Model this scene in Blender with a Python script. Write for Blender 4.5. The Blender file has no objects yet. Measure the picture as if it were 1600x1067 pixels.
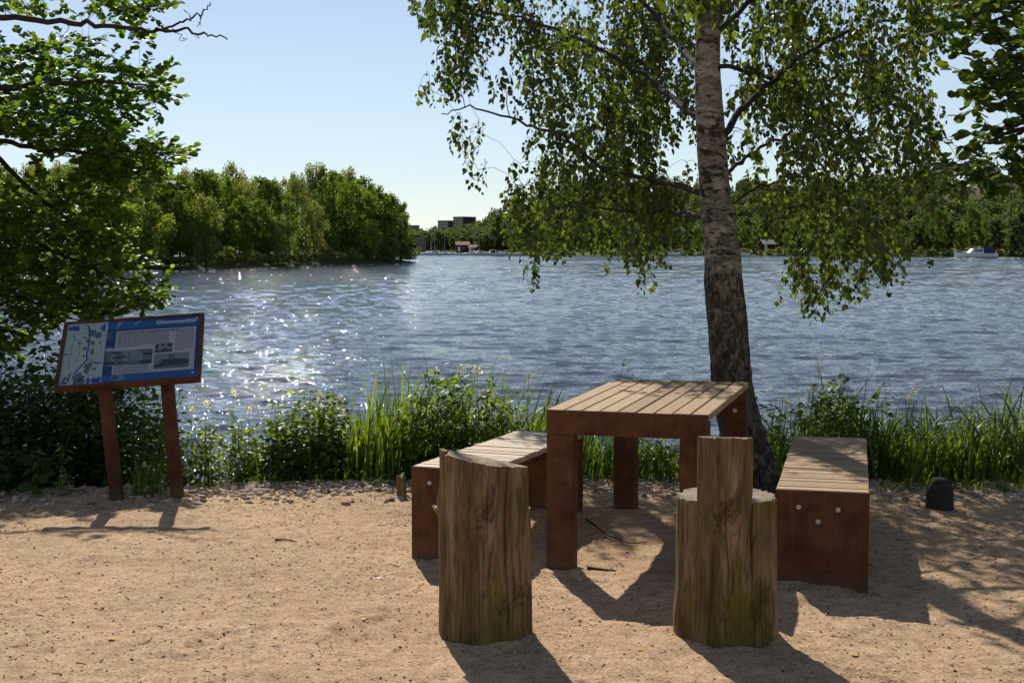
import bpy, math, random
import numpy as np
from mathutils import Matrix, Vector
random.seed(7); RNG = np.random.default_rng(7)
S = bpy.context.scene
COL = S.collection

# ------------------------------------------------------------------ camera, sky, sun, exposure
FPX, CAMZ = 2100.0, 1.47                      # focal length in photograph pixels (1600 wide), eye height
TH = math.atan(142.5 / FPX)
cam_d = bpy.data.cameras.new('camera'); cam = bpy.data.objects.new('camera', cam_d); COL.objects.link(cam)
cam.location = (0, 0, CAMZ); cam.rotation_euler = (math.pi / 2 - TH, 0, 0)
cam_d.sensor_width = 36; cam_d.lens = 36 * FPX / 1600; cam_d.clip_start = .05; cam_d.clip_end = 9000
S.camera = cam
SUN_EL, SUN_AZ = math.radians(40), math.radians(-13.4)      # azimuth from +Y towards +X
W = bpy.data.worlds.new('World'); S.world = W; W.use_nodes = True
wn = W.node_tree; sky = wn.nodes.new('ShaderNodeTexSky'); sky.sky_type = 'NISHITA'; sky.sun_disc = False
sky.sun_elevation = SUN_EL; sky.sun_rotation = SUN_AZ; sky.air_density = 1.0; sky.dust_density = .0; sky.ozone_density = 4.5
wn.nodes['Background'].inputs['Strength'].default_value = .084
hs = wn.nodes.new('ShaderNodeHueSaturation'); hs.inputs['Saturation'].default_value = .66; wn.links.new(sky.outputs[0], hs.inputs['Color'])
tn = wn.nodes.new('ShaderNodeMix'); tn.data_type = 'RGBA'; tn.blend_type = 'MULTIPLY'; tn.inputs[0].default_value = 1; tn.inputs[7].default_value = (1.0, 1.0, 1.02, 1)   # the photograph's cool white balance
wn.links.new(hs.outputs[0], tn.inputs[6]); wn.links.new(tn.outputs[2], wn.nodes['Background'].inputs['Color'])
sd = bpy.data.lights.new('sun', 'SUN'); sd.energy = 5.0; sd.angle = math.radians(.53); sd.color = (1, .93, .82)
sun = bpy.data.objects.new('sun', sd); COL.objects.link(sun)
SV = Vector((math.sin(SUN_AZ) * math.cos(SUN_EL), math.cos(SUN_AZ) * math.cos(SUN_EL), math.sin(SUN_EL)))
sun.rotation_euler = (-SV).to_track_quat('-Z', 'Y').to_euler(); sun.location = SV * 60
S.view_settings.view_transform = 'Standard'; S.view_settings.look = 'None'
S.view_settings.exposure = 0.17; S.view_settings.gamma = 1.0; S.view_settings.use_curve_mapping = False
S.cycles.use_denoising = True; S.cycles.denoiser = 'OPENIMAGEDENOISE'
S.cycles.max_bounces = 6; S.cycles.diffuse_bounces = 3; S.cycles.glossy_bounces = 3; S.cycles.transmission_bounces = 4
S.cycles.sample_clamp_indirect = 4.0; S.cycles.caustics_reflective = False; S.cycles.caustics_refractive = False

# ------------------------------------------------------------------ helpers
CT, ST_ = math.cos(TH), math.sin(TH)
def P(px, py, Y):
    """world point that stands at depth Y in the direction of a photograph pixel"""
    dx, du = (px - 800) / FPX, -(py - 533.5) / FPX
    y, z = CT + du * ST_, -ST_ + du * CT
    return np.array([dx / y * Y, Y, CAMZ + z / y * Y])
def G(px, py, z=0.0):
    q = P(px, py, 1.0); t = (z - CAMZ) / (q[2] - CAMZ)
    return np.array([q[0] * t, t, z])
SHX, SHY = -SV[0] / SV[2], -SV[1] / SV[2]
def land(p): return p[..., 0] + SHX * p[..., 2], p[..., 1] + SHY * p[..., 2]
_perm = RNG.random((256, 256))
def vnoise(x, y):
    xi, yi = np.floor(x).astype(int), np.floor(y).astype(int); fx, fy = x - xi, y - yi
    fx = fx * fx * (3 - 2 * fx); fy = fy * fy * (3 - 2 * fy)
    a = _perm[xi % 256, yi % 256]; b = _perm[(xi + 1) % 256, yi % 256]; c = _perm[xi % 256, (yi + 1) % 256]; d = _perm[(xi + 1) % 256, (yi + 1) % 256]
    return (a * (1 - fx) + b * fx) * (1 - fy) + (c * (1 - fx) + d * fx) * fy - .5
def fbm(x, y, o=4):
    s = 0; a = 1
    for k in range(o): s = s + a * vnoise(x * 2 ** k + 17 * k, y * 2 ** k + 9 * k); a *= .5
    return s
def sstep(a, b, x):
    t = np.clip((x - a) / (b - a), 0, 1); return t * t * (3 - 2 * t)

def mesh_raw(name, V, F, smooth=False, var=None, mats=()):
    V = np.asarray(V, np.float32).reshape(-1, 3); me = bpy.data.meshes.new(name)
    if isinstance(F, np.ndarray):
        n, k = F.shape
        me.vertices.add(len(V)); me.vertices.foreach_set('co', V.ravel())
        me.loops.add(n * k); me.loops.foreach_set('vertex_index', F.astype(np.int32).ravel())
        me.polygons.add(n); me.polygons.foreach_set('loop_start', np.arange(0, n * k, k, dtype=np.int32))
        me.update(calc_edges=True)
    else:
        me.from_pydata(V.tolist(), [], F); me.update()
    if smooth: me.polygons.foreach_set('use_smooth', np.ones(len(me.polygons), bool))
    if var is not None:
        a = me.attributes.new('var', 'FLOAT', 'POINT'); a.data.foreach_set('value', np.asarray(var, np.float32))
    for m in mats: me.materials.append(m)
    return me
def link(name, me, parent=None, loc=None, rot=None):
    o = bpy.data.objects.new(name, me); COL.objects.link(o)
    if parent is not None: o.parent = parent
    if loc is not None: o.location = loc
    if rot is not None: o.rotation_euler = rot
    return o
def obj(name, V, F, mat, parent=None, smooth=False, var=None, loc=None, rot=None):
    return link(name, mesh_raw(name, V, F, smooth, var, (mat,)), parent, loc, rot)
def tag(o, label=None, cat=None, group=None, kind=None):
    for k, v in (('label', label), ('category', cat), ('group', group), ('kind', kind)):
        if v: o[k] = v
    return o
def thing(name, label, cat, loc=(0, 0, 0), rz=0.0, group=None):
    o = bpy.data.objects.new(name, None); COL.objects.link(o); o.empty_display_size = .1
    o.location = loc; o.rotation_euler = (0, 0, rz)
    return tag(o, label, cat, group)
def copy_tree(o, parent=None):
    c = o.copy(); COL.objects.link(c)
    if parent is not None: c.parent = parent
    for ch in list(o.children): copy_tree(ch, c)
    return c
class MB:
    def __init__(s): s.V = []; s.F = []; s.n = 0
    def add(s, V, F):
        V = np.asarray(V, float).reshape(-1, 3)
        s.F += [tuple(int(i) + s.n for i in f) for f in F]; s.V.append(V); s.n += len(V); return s
    def box(s, x0, x1, y0, y1, z0, z1, b=0.0):
        """box with chamfered edges"""
        if b <= 0:
            V = [(x, y, z) for z in (z0, z1) for y in (y0, y1) for x in (x0, x1)]
            return s.add(V, [(0, 2, 3, 1), (4, 5, 7, 6), (0, 1, 5, 4), (2, 6, 7, 3), (0, 4, 6, 2), (1, 3, 7, 5)])
        import itertools
        c = [(x0, x1), (y0, y1), (z0, z1)]; V = []; idx = {}
        for ix, iy, iz in itertools.product((0, 1), repeat=3):
            q = [c[0][ix], c[1][iy], c[2][iz]]; sg = [1 if not i else -1 for i in (ix, iy, iz)]
            for ax in range(3):
                v = [q[k] + (0 if k == ax else sg[k] * b) for k in range(3)]; idx[(ix, iy, iz, ax)] = len(V); V.append(v)
        F = []
        for ax in range(3):
            a1, a2 = (ax + 1) % 3, (ax + 2) % 3
            for s0 in (0, 1):
                r = []
                for u, w in ((0, 0), (1, 0), (1, 1), (0, 1)):
                    k = [0, 0, 0]; k[ax] = s0; k[a1] = u; k[a2] = w; r.append(idx[(*k, ax)])
                F.append(tuple(r if s0 else r[::-1]))
        for ax in range(3):
            a1, a2 = (ax + 1) % 3, (ax + 2) % 3
            for u in (0, 1):
                for w in (0, 1):
                    k0 = [0, 0, 0]; k1 = [0, 0, 0]; k1[ax] = 1
                    for k in (k0, k1): k[a1] = u; k[a2] = w
                    r = [idx[(*k0, a1)], idx[(*k1, a1)], idx[(*k1, a2)], idx[(*k0, a2)]]
                    F.append(tuple(r if (u == w) else r[::-1]))
        for ix, iy, iz in itertools.product((0, 1), repeat=3):
            r = [idx[(ix, iy, iz, a)] for a in range(3)]; F.append(tuple(r if (ix + iy + iz) % 2 else r[::-1]))
        return s.add(V, F)
    def tube(s, pts, rad, n=6, cap=True):
        pts = np.asarray(pts, float); rad = np.broadcast_to(np.asarray(rad, float), (len(pts),))
        t = np.gradient(pts, axis=0); t /= np.linalg.norm(t, axis=1)[:, None] + 1e-9
        ref = np.array([0, 0, 1.]) if abs(t[0][2]) < .8 else np.array([1., 0, 0])
        a = np.cross(t, ref); a /= np.linalg.norm(a, axis=1)[:, None] + 1e-9; b = np.cross(t, a)
        an = np.arange(n) * 2 * np.pi / n
        V = pts[:, None] + rad[:, None, None] * (np.cos(an)[None, :, None] * a[:, None] + np.sin(an)[None, :, None] * b[:, None])
        F = []
        for i in range(len(pts) - 1):
            for j in range(n): F.append((i * n + j, i * n + (j + 1) % n, (i + 1) * n + (j + 1) % n, (i + 1) * n + j))
        if cap: F.append(tuple(range(n))[::-1]); F.append(tuple((len(pts) - 1) * n + j for j in range(n)))
        return s.add(V, F)
    def build(s, name, mat, parent=None, smooth=False, loc=None, rot=None, xf=None):
        V = np.concatenate(s.V)
        if xf is not None: V = np.array([tuple(xf @ Vector(v)) for v in V])
        return obj(name, V, s.F, mat, parent, smooth, None, loc, rot)
def rodgrid(nu, nv, wrap=False):
    i, j = np.meshgrid(np.arange(nv - 1), np.arange(nu if wrap else nu - 1), indexing='ij')
    j2 = (j + 1) % nu
    return np.stack([i * nu + j, i * nu + j2, (i + 1) * nu + j2, (i + 1) * nu + j], -1).reshape(-1, 4)

# ------------------------------------------------------------------ materials
class Mt:
    def __init__(s, name, rough=.7, spec=.3):
        s.m = bpy.data.materials.new(name); s.m.use_nodes = True; s.t = s.m.node_tree; s.b = s.t.nodes['Principled BSDF']
        s.b.inputs['Roughness'].default_value = rough; s.b.inputs['Specular IOR Level'].default_value = spec; s.h = None
    def n(s, k, **kw):
        x = s.t.nodes.new('ShaderNode' + k)
        for a, v in kw.items(): setattr(x, a, v)
        return x
    def l(s, a, b): s.t.links.new(a, b)
    def co(s, scale=(1, 1, 1), space='Object'):
        tc = s.n('TexCoord'); mp = s.n('Mapping'); mp.inputs['Scale'].default_value = scale; s.l(tc.outputs[space], mp.inputs[0]); return mp.outputs[0]
    def noise(s, scale, det=4, ro=.55, co=None, dist=0):
        x = s.n('TexNoise'); x.inputs['Scale'].default_value = scale; x.inputs['Detail'].default_value = det; x.inputs['Roughness'].default_value = ro
        x.inputs['Distortion'].default_value = dist
        if co is not None: s.l(co, x.inputs['Vector'])
        return x.outputs[0]
    def ramp(s, v, stops):
        r = s.n('ValToRGB'); e = r.color_ramp.elements
        while len(e) < len(stops): e.new(.5)
        for k, (p, c) in enumerate(stops): e[k].position = p; e[k].color = (*c, 1) if len(c) == 3 else c
        s.l(v, r.inputs[0]); return r.outputs[0]
    def mix(s, f, a, b, mode='MIX'):
        x = s.n('Mix', data_type='RGBA', blend_type=mode)
        for k, v in ((0, f), (6, a), (7, b)):
            if isinstance(v, (int, float)): x.inputs[k].default_value = v
            elif isinstance(v, tuple): x.inputs[k].default_value = (*v, 1)
            else: s.l(v, x.inputs[k])
        return x.outputs[2]
    def math(s, op, a, b=0.0):
        x = s.n('Math', operation=op)
        for k, v in ((0, a), (1, b)):
            if isinstance(v, (int, float)): x.inputs[k].default_value = v
            else: s.l(v, x.inputs[k])
        return x.outputs[0]
    def col(s, c):
        if isinstance(c, tuple): s.b.inputs['Base Color'].default_value = (*c, 1)
        else: s.l(c, s.b.inputs['Base Color'])
        return s
    def bump(s, h, strength=.5, dist=.01):
        x = s.n('Bump'); x.inputs['Strength'].default_value = strength; x.inputs['Distance'].default_value = dist
        s.l(h, x.inputs['Height'])
        if s.h is not None: s.l(s.h, x.inputs['Normal'])
        s.h = x.outputs[0]; s.l(s.h, s.b.inputs['Normal']); return s
def plain(name, c, rough=.6, spec=.3, vary=.12, scale=20):
    m = Mt(name, rough, spec); nz = m.noise(scale, 5, .6, m.co())
    m.col(m.ramp(nz, [(.25, tuple(x * (1 - vary) for x in c)), (.75, tuple(min(1, x * (1 + vary)) for x in c))])); return m.m
def leafmat(name, c0, c1, trans, tf=.5, rough=.38, spec=.5, hot=(1.5, 1.25, .9)):
    m = Mt(name, rough, spec); at = m.n('Attribute', attribute_name='var')
    c = m.ramp(at.outputs['Fac'], [(0, c0), (.85, c1), (1, tuple(min(1, x * y) for x, y in zip(c1, hot)))]); m.col(c)
    tr = m.n('BsdfTranslucent'); m.l(m.mix(1.0, c, trans, 'MULTIPLY'), tr.inputs[0])
    mx = m.n('MixShader'); mx.inputs[0].default_value = tf; m.l(m.b.outputs[0], mx.inputs[1]); m.l(tr.outputs[0], mx.inputs[2])
    m.l(mx.outputs[0], m.t.nodes['Material Output'].inputs[0]); return m.m
MAT = {}
MAT['birch_leaf'] = leafmat('birch_leaf', (.027, .048, .011), (.098, .138, .023), (2.0, 1.9, .9), .5, .34, .5, (1.25, 1.15, .9))
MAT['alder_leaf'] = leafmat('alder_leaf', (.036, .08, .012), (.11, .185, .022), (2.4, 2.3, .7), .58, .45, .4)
MAT['alder_shade'] = leafmat('alder_shade', (.026, .055, .010), (.07, .115, .017), (2.0, 2.0, .8), .46, .45, .4)  # darker alder leaves, their backlit silhouette put into the colour
MAT['herb_leaf'] = leafmat('herb_leaf', (.038, .074, .013), (.11, .17, .026), (2.3, 2.2, .8), .52, .5, .35)
MAT['dark_leaf'] = leafmat('dark_leaf', (.018, .042, .010), (.055, .098, .018), (1.9, 2.0, .8), .42, .5, .3)
MAT['reed'] = leafmat('reed', (.03, .065, .012), (.12, .175, .028), (2.1, 2.0, .8), .55)
MAT['dry_grass'] = leafmat('dry_grass', (.12, .13, .05), (.2, .18, .07), (1.4, 1.3, .9), .4)
MAT['far_green'] = leafmat('far_green', (.072, .118, .026), (.185, .25, .055), (1.8, 1.8, .8), .5, .8, .05)
MAT['far_olive'] = leafmat('far_olive', (0.115, 0.135, 0.046), (0.243, 0.270, 0.097), (1.7, 1.7, .9), .48, .8, .05)
MAT['far_dark'] = leafmat('far_dark', (0.058, 0.099, 0.023), (0.145, 0.210, 0.043), (1.8, 1.8, .8), .45, .8, .05)
MAT['far_yellow'] = leafmat('far_yellow', (.095, .14, .028), (.2, .25, .055), (1.9, 1.8, .8), .5, .8, .05)
MAT['far_blue'] = leafmat('far_blue', (.055, .082, .03), (.12, .15, .055), (1.5, 1.5, .9), .4, .8, .05)
MAT['flower'] = leafmat('flower', (.55, .5, .28), (.75, .7, .45), (1.1, 1.1, .9), .4)
MAT['bark_dark'] = plain('bark_dark', (.045, .038, .031), .9, .1, .4, 30)
MAT['far_bark'] = plain('far_bark', (.16, .14, .11), .9, .1, .4, 3)
MAT['stem'] = plain('stem', (.06, .085, .025), .7, .2, .3, 30)
def m_sand():
    m = Mt('sand', .95, .12); c = m.co()
    big = m.noise(.9, 4, .6, c); mid = m.noise(14, 6, .65, c); fine = m.noise(190, 3, .7, c); grain = m.noise(520, 2, .6, c)
    base = m.ramp(mid, [(.3, (.47, .31, .18)), (.52, (.69, .475, .295)), (.72, (.8, .585, .385))])
    base = m.mix(m.ramp(big, [(.35, (0, 0, 0)), (.65, (.5, .5, .5))]), base, (.43, .285, .17))
    clod = m.noise(75, 5, .75, c, .5)
    base = m.mix(.8, base, m.ramp(clod, [(.34, (.36, .32, .28)), (.46, (.92, .92, .92)), (.62, (1.18, 1.18, 1.18))]), 'MULTIPLY')
    base = m.mix(.8, base, m.ramp(fine, [(.33, (.45, .41, .37)), (.48, (1, 1, 1)), (.66, (1.25, 1.27, 1.3))]), 'MULTIPLY')  # grain specks: partly soil tone, partly shade between grains put into the colour
    deb = m.ramp(m.noise(38, 6, .8, m.co((.7, 1.2, 1)), .8), [(.55, (0, 0, 0)), (.61, (1, 1, 1))]); deb = m.math('MULTIPLY', deb, m.ramp(m.noise(2.0, 4, .65, c), [(.34, (0, 0, 0)), (.52, (.95, .95, .95))]))
    base = m.mix(deb, base, (.17, .1, .055)); m.col(base)
    m.bump(mid, .5, .025); m.bump(clod, .8, .012); m.bump(fine, .8, .006); return m.m
MAT['sand'] = m_sand()
def m_water():
    m = Mt('water', .014, .5); m.b.inputs['IOR'].default_value = 1.33; m.col((.009, .014, .018)); c = m.co((.6, 1.4, 1)); m.bump(m.noise(4.2, 3, .6, c, .3), 1, .026); m.bump(m.noise(13, 3, .65, c, .4), 1, .013)
    # fine ripples tilt the surface directly, so that they go on far out where a bump would be filtered away
    tot = None
    for sc, k in ((1.6, .1), (7, .18), (24, .25)):
        x = m.n('TexNoise'); x.inputs['Scale'].default_value = sc; x.inputs['Detail'].default_value = 2; m.l(c, x.inputs['Vector'])
        v = m.n('VectorMath', operation='SUBTRACT'); m.l(x.outputs['Color'], v.inputs[0]); v.inputs[1].default_value = (.5, .5, .5)
        w = m.n('VectorMath', operation='MULTIPLY'); m.l(v.outputs[0], w.inputs[0]); w.inputs[1].default_value = (k * 1.3, k * 1.4, 0)
        if tot is None: tot = w.outputs[0]
        else:
            ad = m.n('VectorMath', operation='ADD'); m.l(tot, ad.inputs[0]); m.l(w.outputs[0], ad.inputs[1]); tot = ad.outputs[0]
    tc = m.n('TexCoord'); sp = m.n('SeparateXYZ'); m.l(tc.outputs['Object'], sp.inputs[0]); mr = m.n('MapRange'); mr.interpolation_type = 'SMOOTHSTEP'
    for i, v in ((1, 25), (2, 110), (3, 1.0), (4, 3.6)): mr.inputs[i].default_value = v
    m.l(sp.outputs[1], mr.inputs[0]); scl = m.n('VectorMath', operation='SCALE'); m.l(tot, scl.inputs[0]); m.l(mr.outputs[0], scl.inputs['Scale']); tot = scl.outputs[0]   # takes over where the sheet is too coarse for wave relief
    ad = m.n('VectorMath', operation='ADD'); m.l(m.h, ad.inputs[0]); m.l(tot, ad.inputs[1]); nm = m.n('VectorMath', operation='NORMALIZE'); m.l(ad.outputs[0], nm.inputs[0]); m.l(nm.outputs[0], m.b.inputs['Normal']); return m.m
MAT['water'] = m_water()
def m_corten(name='corten', k=1.0):
    m = Mt(name, .8, .25); c = m.co(); a = m.noise(7, 6, .65, c); b = m.noise(160, 4, .7, c); s = m.noise(3, 4, .6, m.co((6, 6, .6)))
    base = m.ramp(a, [(.28, (.06 * k, .024 * k, .011 * k)), (.5, (.135 * k, .053 * k, .022 * k)), (.75, (.21 * k, .086 * k, .035 * k))])
    base = m.mix(.7, base, m.ramp(b, [(.32, (.6, .55, .5)), (.55, (1, 1, 1)), (.75, (1.35, 1.25, 1.15))]), 'MULTIPLY')
    base = m.mix(.5, base, m.ramp(s, [(.35, (.65, .6, .6)), (.6, (1, 1, 1))]), 'MULTIPLY'); run = m.noise(14, 5, .7, m.co((3, 3, .12))); base = m.mix(m.ramp(run, [(.6, (0, 0, 0)), (.72, (.55, .55, .55))]), base, (.24 * k, .095 * k, .035 * k))
    sp = m.n('SeparateXYZ'); m.l(c, sp.inputs[0]); dst = m.math('SUBTRACT', m.math('MULTIPLY', m.noise(18, 5, .7, c), .22), sp.outputs[2]); base = m.mix(m.ramp(m.math('MULTIPLY', dst, 9), [(0, (0, 0, 0)), (1, (.25, .25, .25))]), base, (.3, .2, .12))   # sand splash near the ground
    m.col(base); m.bump(b, .25, .002); return m.m
MAT['corten'] = m_corten()
def m_plank(name, c0, c1, sc):
    m = Mt(name, .75, .25); g = m.noise(6, 6, .65, m.co(sc)); oi = m.n('ObjectInfo'); f = m.noise(40, 4, .7, m.co(tuple(x * .6 for x in sc)))
    base = m.ramp(g, [(.3, c0), (.7, c1)]); base = m.mix(.8, base, m.ramp(oi.outputs['Random'], [(0, (.66, .63, .6)), (1, (1.14, 1.12, 1.08))]), 'MULTIPLY')
    base = m.mix(.55, base, m.ramp(f, [(.35, (.6, .57, .54)), (.55, (1, 1, 1))]), 'MULTIPLY')
    m.col(base); m.bump(f, .3, .002); return m.m
MAT['plank_long'] = m_plank('plank_long', (.27, .17, .09), (.47, .325, .19), (14, .9, 14))
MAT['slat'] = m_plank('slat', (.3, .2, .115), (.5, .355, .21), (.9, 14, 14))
MAT['slat_sunlit'] = m_plank('slat_sunlit', (.55, .45, .34), (.72, .6, .48), (.9, 14, 14))  # same slats coloured paler, the sunlight on them put into the colour
MAT['bolt'] = plain('bolt', (.55, .48, .42), .45, .5, .15, 200)
def m_log(name, green, pink):
    m = Mt(name, .88, .18); st = m.noise(4, 8, .72, m.co((3.2, 3.2, .5)), .4); fi = m.noise(22, 5, .7, m.co((4, 4, .22))); big = m.noise(4.2, 4, .6, m.co((1, 1, .45))); pk = m.noise(5.2, 5, .7, m.co((1.6, 1.6, .32)), .5); gr = m.noise(3.4, 5, .6, m.co((1, 1, .6)))
    base = m.ramp(st, [(.3, (.07, .043, .02)), (.5, (.23, .15, .075)), (.7, (.46, .32, .185))])
    base = m.mix(m.ramp(gr, [(.4, (0, 0, 0)), (.6, (green,) * 3)]), base, m.ramp(st, [(.3, (.055, .044, .009)), (.7, (.24, .18, .036))]))
    base = m.mix(m.ramp(pk, [(.535, (0, 0, 0)), (.6, (pink,) * 3)]), base, m.ramp(st, [(.3, (.22, .12, .075)), (.7, (.46, .28, .18))]))
    base = m.mix(.6, base, m.ramp(fi, [(.36, (.3, .27, .25)), (.5, (1, 1, 1)), (.72, (1.3, 1.3, 1.3))]), 'MULTIPLY')
    base = m.mix(.65, base, m.ramp(big, [(.35, (.5, .5, .5)), (.6, (1, 1, 1))]), 'MULTIPLY')
    blk = m.noise(6, 6, .75, m.co((1.5, 1.5, .5)), .6); base = m.mix(m.ramp(blk, [(.55, (0, 0, 0)), (.63, (.75, .75, .75))]), base, (.03, .022, .014))
    m.col(base); m.bump(st, .6, .012); m.bump(fi, .8, .007); return m.m
MAT['log_a'] = m_log('log_weathered', .75, .9); MAT['log_b'] = m_log('log_mossy', 1.0, .5)
def m_endgrain():
    m = Mt('end_grain', .85, .2); w = m.n('TexWave', wave_type='RINGS', rings_direction='Z'); w.inputs['Scale'].default_value = 26; w.inputs['Distortion'].default_value = 3; w.inputs['Detail'].default_value = 3
    m.l(m.co(), w.inputs[0]); nz = m.noise(9, 5, .65, m.co())
    m.col(m.mix(.5, m.ramp(w.outputs[1], [(0, (.2, .15, .1)), (1, (.36, .29, .2))]), m.ramp(nz, [(.35, (.12, .1, .06)), (.65, (.42, .34, .24))]))); m.bump(w.outputs[1], .4, .004); return m.m
MAT['end_grain'] = m_endgrain()
def m_birch():
    m = Mt('birch_bark', .8, .25); c = m.co(); tc = m.n('TexCoord'); sp = m.n('SeparateXYZ'); m.l(tc.outputs['Object'], sp.inputs[0])
    hz = m.noise(5, 5, .65, m.co((1, 1, 2.6)), .3); fl = m.noise(26, 4, .7, m.co((.55, .55, 2.2))); rug = m.noise(30, 7, .75, m.co((1, 1, .5)), .8); bl = m.noise(9, 4, .6, m.co((1.1, 1.1, 2.2)), .4)
    white = m.ramp(hz, [(.32, (.07, .062, .05)), (.48, (.24, .215, .17)), (.64, (.46, .42, .35))])
    mark = m.ramp(bl, [(.52, (0, 0, 0)), (.58, (1, 1, 1))])
    white = m.mix(mark, white, (.035, .028, .022)); white = m.mix(m.ramp(fl, [(.53, (0, 0, 0)), (.6, (.85, .85, .85))]), white, (.06, .045, .035))
    dark = m.ramp(rug, [(.36, (.012, .009, .006)), (.5, (.08, .06, .04)), (.64, (.3, .25, .185))])
    dark = m.mix(m.ramp(m.noise(4, 4, .6, c), [(.52, (0, 0, 0)), (.7, (.45, .45, .45))]), dark, (.05, .062, .018))
    hgt = m.math('ADD', m.math('MULTIPLY', sp.outputs[2], .62), m.math('MULTIPLY', m.math('SUBTRACT', m.noise(5.5, 5, .7, c), .5), 1.5))
    f = m.ramp(hgt, [(.82, (0, 0, 0)), (1.0, (1, 1, 1))])
    # ramp positions are clamped to 0..1: height .72/.62 = 1.15 m to 1.6 m is the change from rough to white bark
    m.col(m.mix(f, dark, white)); m.bump(rug, .9, .03); m.bump(fl, .4, .006); return m.m
MAT['birch_bark'] = m_birch()
MAT['stone'] = None
def m_stone():
    m = Mt('stone', .85, .25); oi = m.n('ObjectInfo'); nz = m.noise(30, 5, .65, m.co())
    b = m.ramp(oi.outputs['Random'], [(0, (.2, .16, .125)), (.3, (.36, .27, .2)), (.6, (.5, .39, .3)), (.85, (.32, .25, .2)), (1, (.58, .5, .42))])
    m.col(m.mix(.6, b, m.ramp(nz, [(.3, (.55, .52, .5)), (.7, (1.25, 1.22, 1.2))]), 'MULTIPLY')); m.bump(nz, .4, .006); return m.m
MAT['stone'] = m_stone()
m = Mt('pebbles', .85, .25); at = m.n('Attribute', attribute_name='var')
m.col(m.ramp(at.outputs['Fac'], [(0, (.1, .07, .05)), (.3, (.3, .22, .16)), (.7, (.48, .36, .26)), (.93, (.55, .48, .42)), (1, (.75, .7, .64))])); MAT['pebble'] = m.m
m = Mt('crumbs', .95, .1); at = m.n('Attribute', attribute_name='var'); m.col(m.ramp(at.outputs['Fac'], [(0, (.12, .07, .04)), (.35, (.34, .21, .11)), (.8, (.6, .4, .22)), (1, (.68, .55, .4))])); MAT['crumb'] = m.m
def m_hill():
    m = Mt('hillside', .95, .1); c = m.co((1, 1, 2)); a = m.noise(.03, 6, .7, c); b = m.noise(.11, 5, .7, c)
    base = m.ramp(a, [(.35, (.05, .065, .02)), (.55, (.13, .085, .055)), (.72, (.2, .14, .11))]); base = m.mix(m.ramp(b, [(.42, (0, 0, 0)), (.58, (1, 1, 1))]), base, (.055, .066, .026))
    tc = m.n('TexCoord'); sp = m.n('SeparateXYZ'); m.l(tc.outputs['Object'], sp.inputs[0]); low = m.ramp(m.math('MULTIPLY', m.math('ADD', sp.outputs[2], .6), .3), [(.25, (1, 1, 1)), (.9, (0, 0, 0))])
    base = m.mix(low, base, m.ramp(m.noise(.4, 4, .6, c), [(.35, (.07, .1, .02)), (.65, (.15, .18, .04))])); m.col(base); m.bump(b, .8, 2.0); return m.m
MAT['hill'] = m_hill()
MAT['bank_soil'] = plain('bank_soil', (.07, .085, .03), .95, .1, .4, .3)

# ------------------------------------------------------------------ ground, river, far land
WZ = -.6
def shore_y(x): return 9.15 + .25 * np.sin(x * .7 + 1) + 3.0 * sstep(-3.6, -6.5, x) + 1.2 * sstep(5, 9, x)
def ground_z(x, y):
    z = .022 * fbm(x * .55, y * .55, 3) + .018 * fbm(x * 2.6, y * 2.6, 3) + .014 * np.abs(fbm(x * 8, y * 8, 3)) + .007 * fbm(x * 22, y * 22, 2)
    z = z - .012
    sy = shore_y(x); edge = sy - .75
    return z - 1.9 * sstep(0, 4.6, y - edge) - .12 * sstep(0, .5, y - edge)
xs = np.r_[-(4 + np.geomspace(.05, 120, 34))[::-1], np.arange(-4, 4.6, .022), 4.6 + np.geomspace(.05, 120, 34)]
ys = np.r_[3.9 - np.geomspace(.05, 80, 30)[::-1], np.arange(3.9, 9.2, .022), np.geomspace(9.25, 16, 40)]
X, Y = np.meshgrid(xs, ys); Z = ground_z(X, Y)
# sand heaped and trodden round the furniture
for (cx, cy, r, a) in ((.84, 5.0, .35, -.012), (1.35, 5.75, .3, .03), (1.75, 5.7, .25, -.012), (.55, 6.3, .4, -.014), (.45, 7.2, .5, .02), (1.2, 7.6, .5, .02)):
    Z = Z + a * np.exp(-((X - cx) ** 2 + (Y - cy) ** 2) / r ** 2)
fr_ = np.random.default_rng(12)
for (px_, py_, R_) in ((757, 984, .185), (1132, 984, .205), (872, 884, .09), (1285, 917, .24), (664, 868, .1)):      # sand pushed up against the feet
    q_ = G(px_, py_); dq = np.sqrt((X - q_[0]) ** 2 + (Y - q_[1]) ** 2); aq = np.arctan2(Y - q_[1], X - q_[0])
    Z = Z + .020 * np.exp(-((dq - R_) / .035) ** 2) * np.clip(.55 + .9 * fbm(aq * 2.2 + px_, dq * 5, 3), 0, 1.4)
for _ in range(70):                                       # worn footprints
    fx, fy, fa = fr_.uniform(-3.6, 3.8), fr_.uniform(4.3, 7.8), fr_.uniform(0, 3.14); u_ = (X - fx) * math.cos(fa) + (Y - fy) * math.sin(fa); v_ = -(X - fx) * math.sin(fa) + (Y - fy) * math.cos(fa)
    q_ = (u_ / .14) ** 2 + (v_ / .055) ** 2; Z = Z + fr_.uniform(.4, 1) * (-.011 * np.exp(-q_ * 1.2) + .006 * np.exp(-(np.sqrt(q_) - 1.35) ** 2 * 9))
ground = obj('sandy_ground', np.stack([X, Y, Z], -1), rodgrid(len(xs), len(ys)), MAT['sand'], smooth=True)
tag(ground, 'trodden beige sand clearing along the river bank', 'ground', kind='structure')
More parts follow.
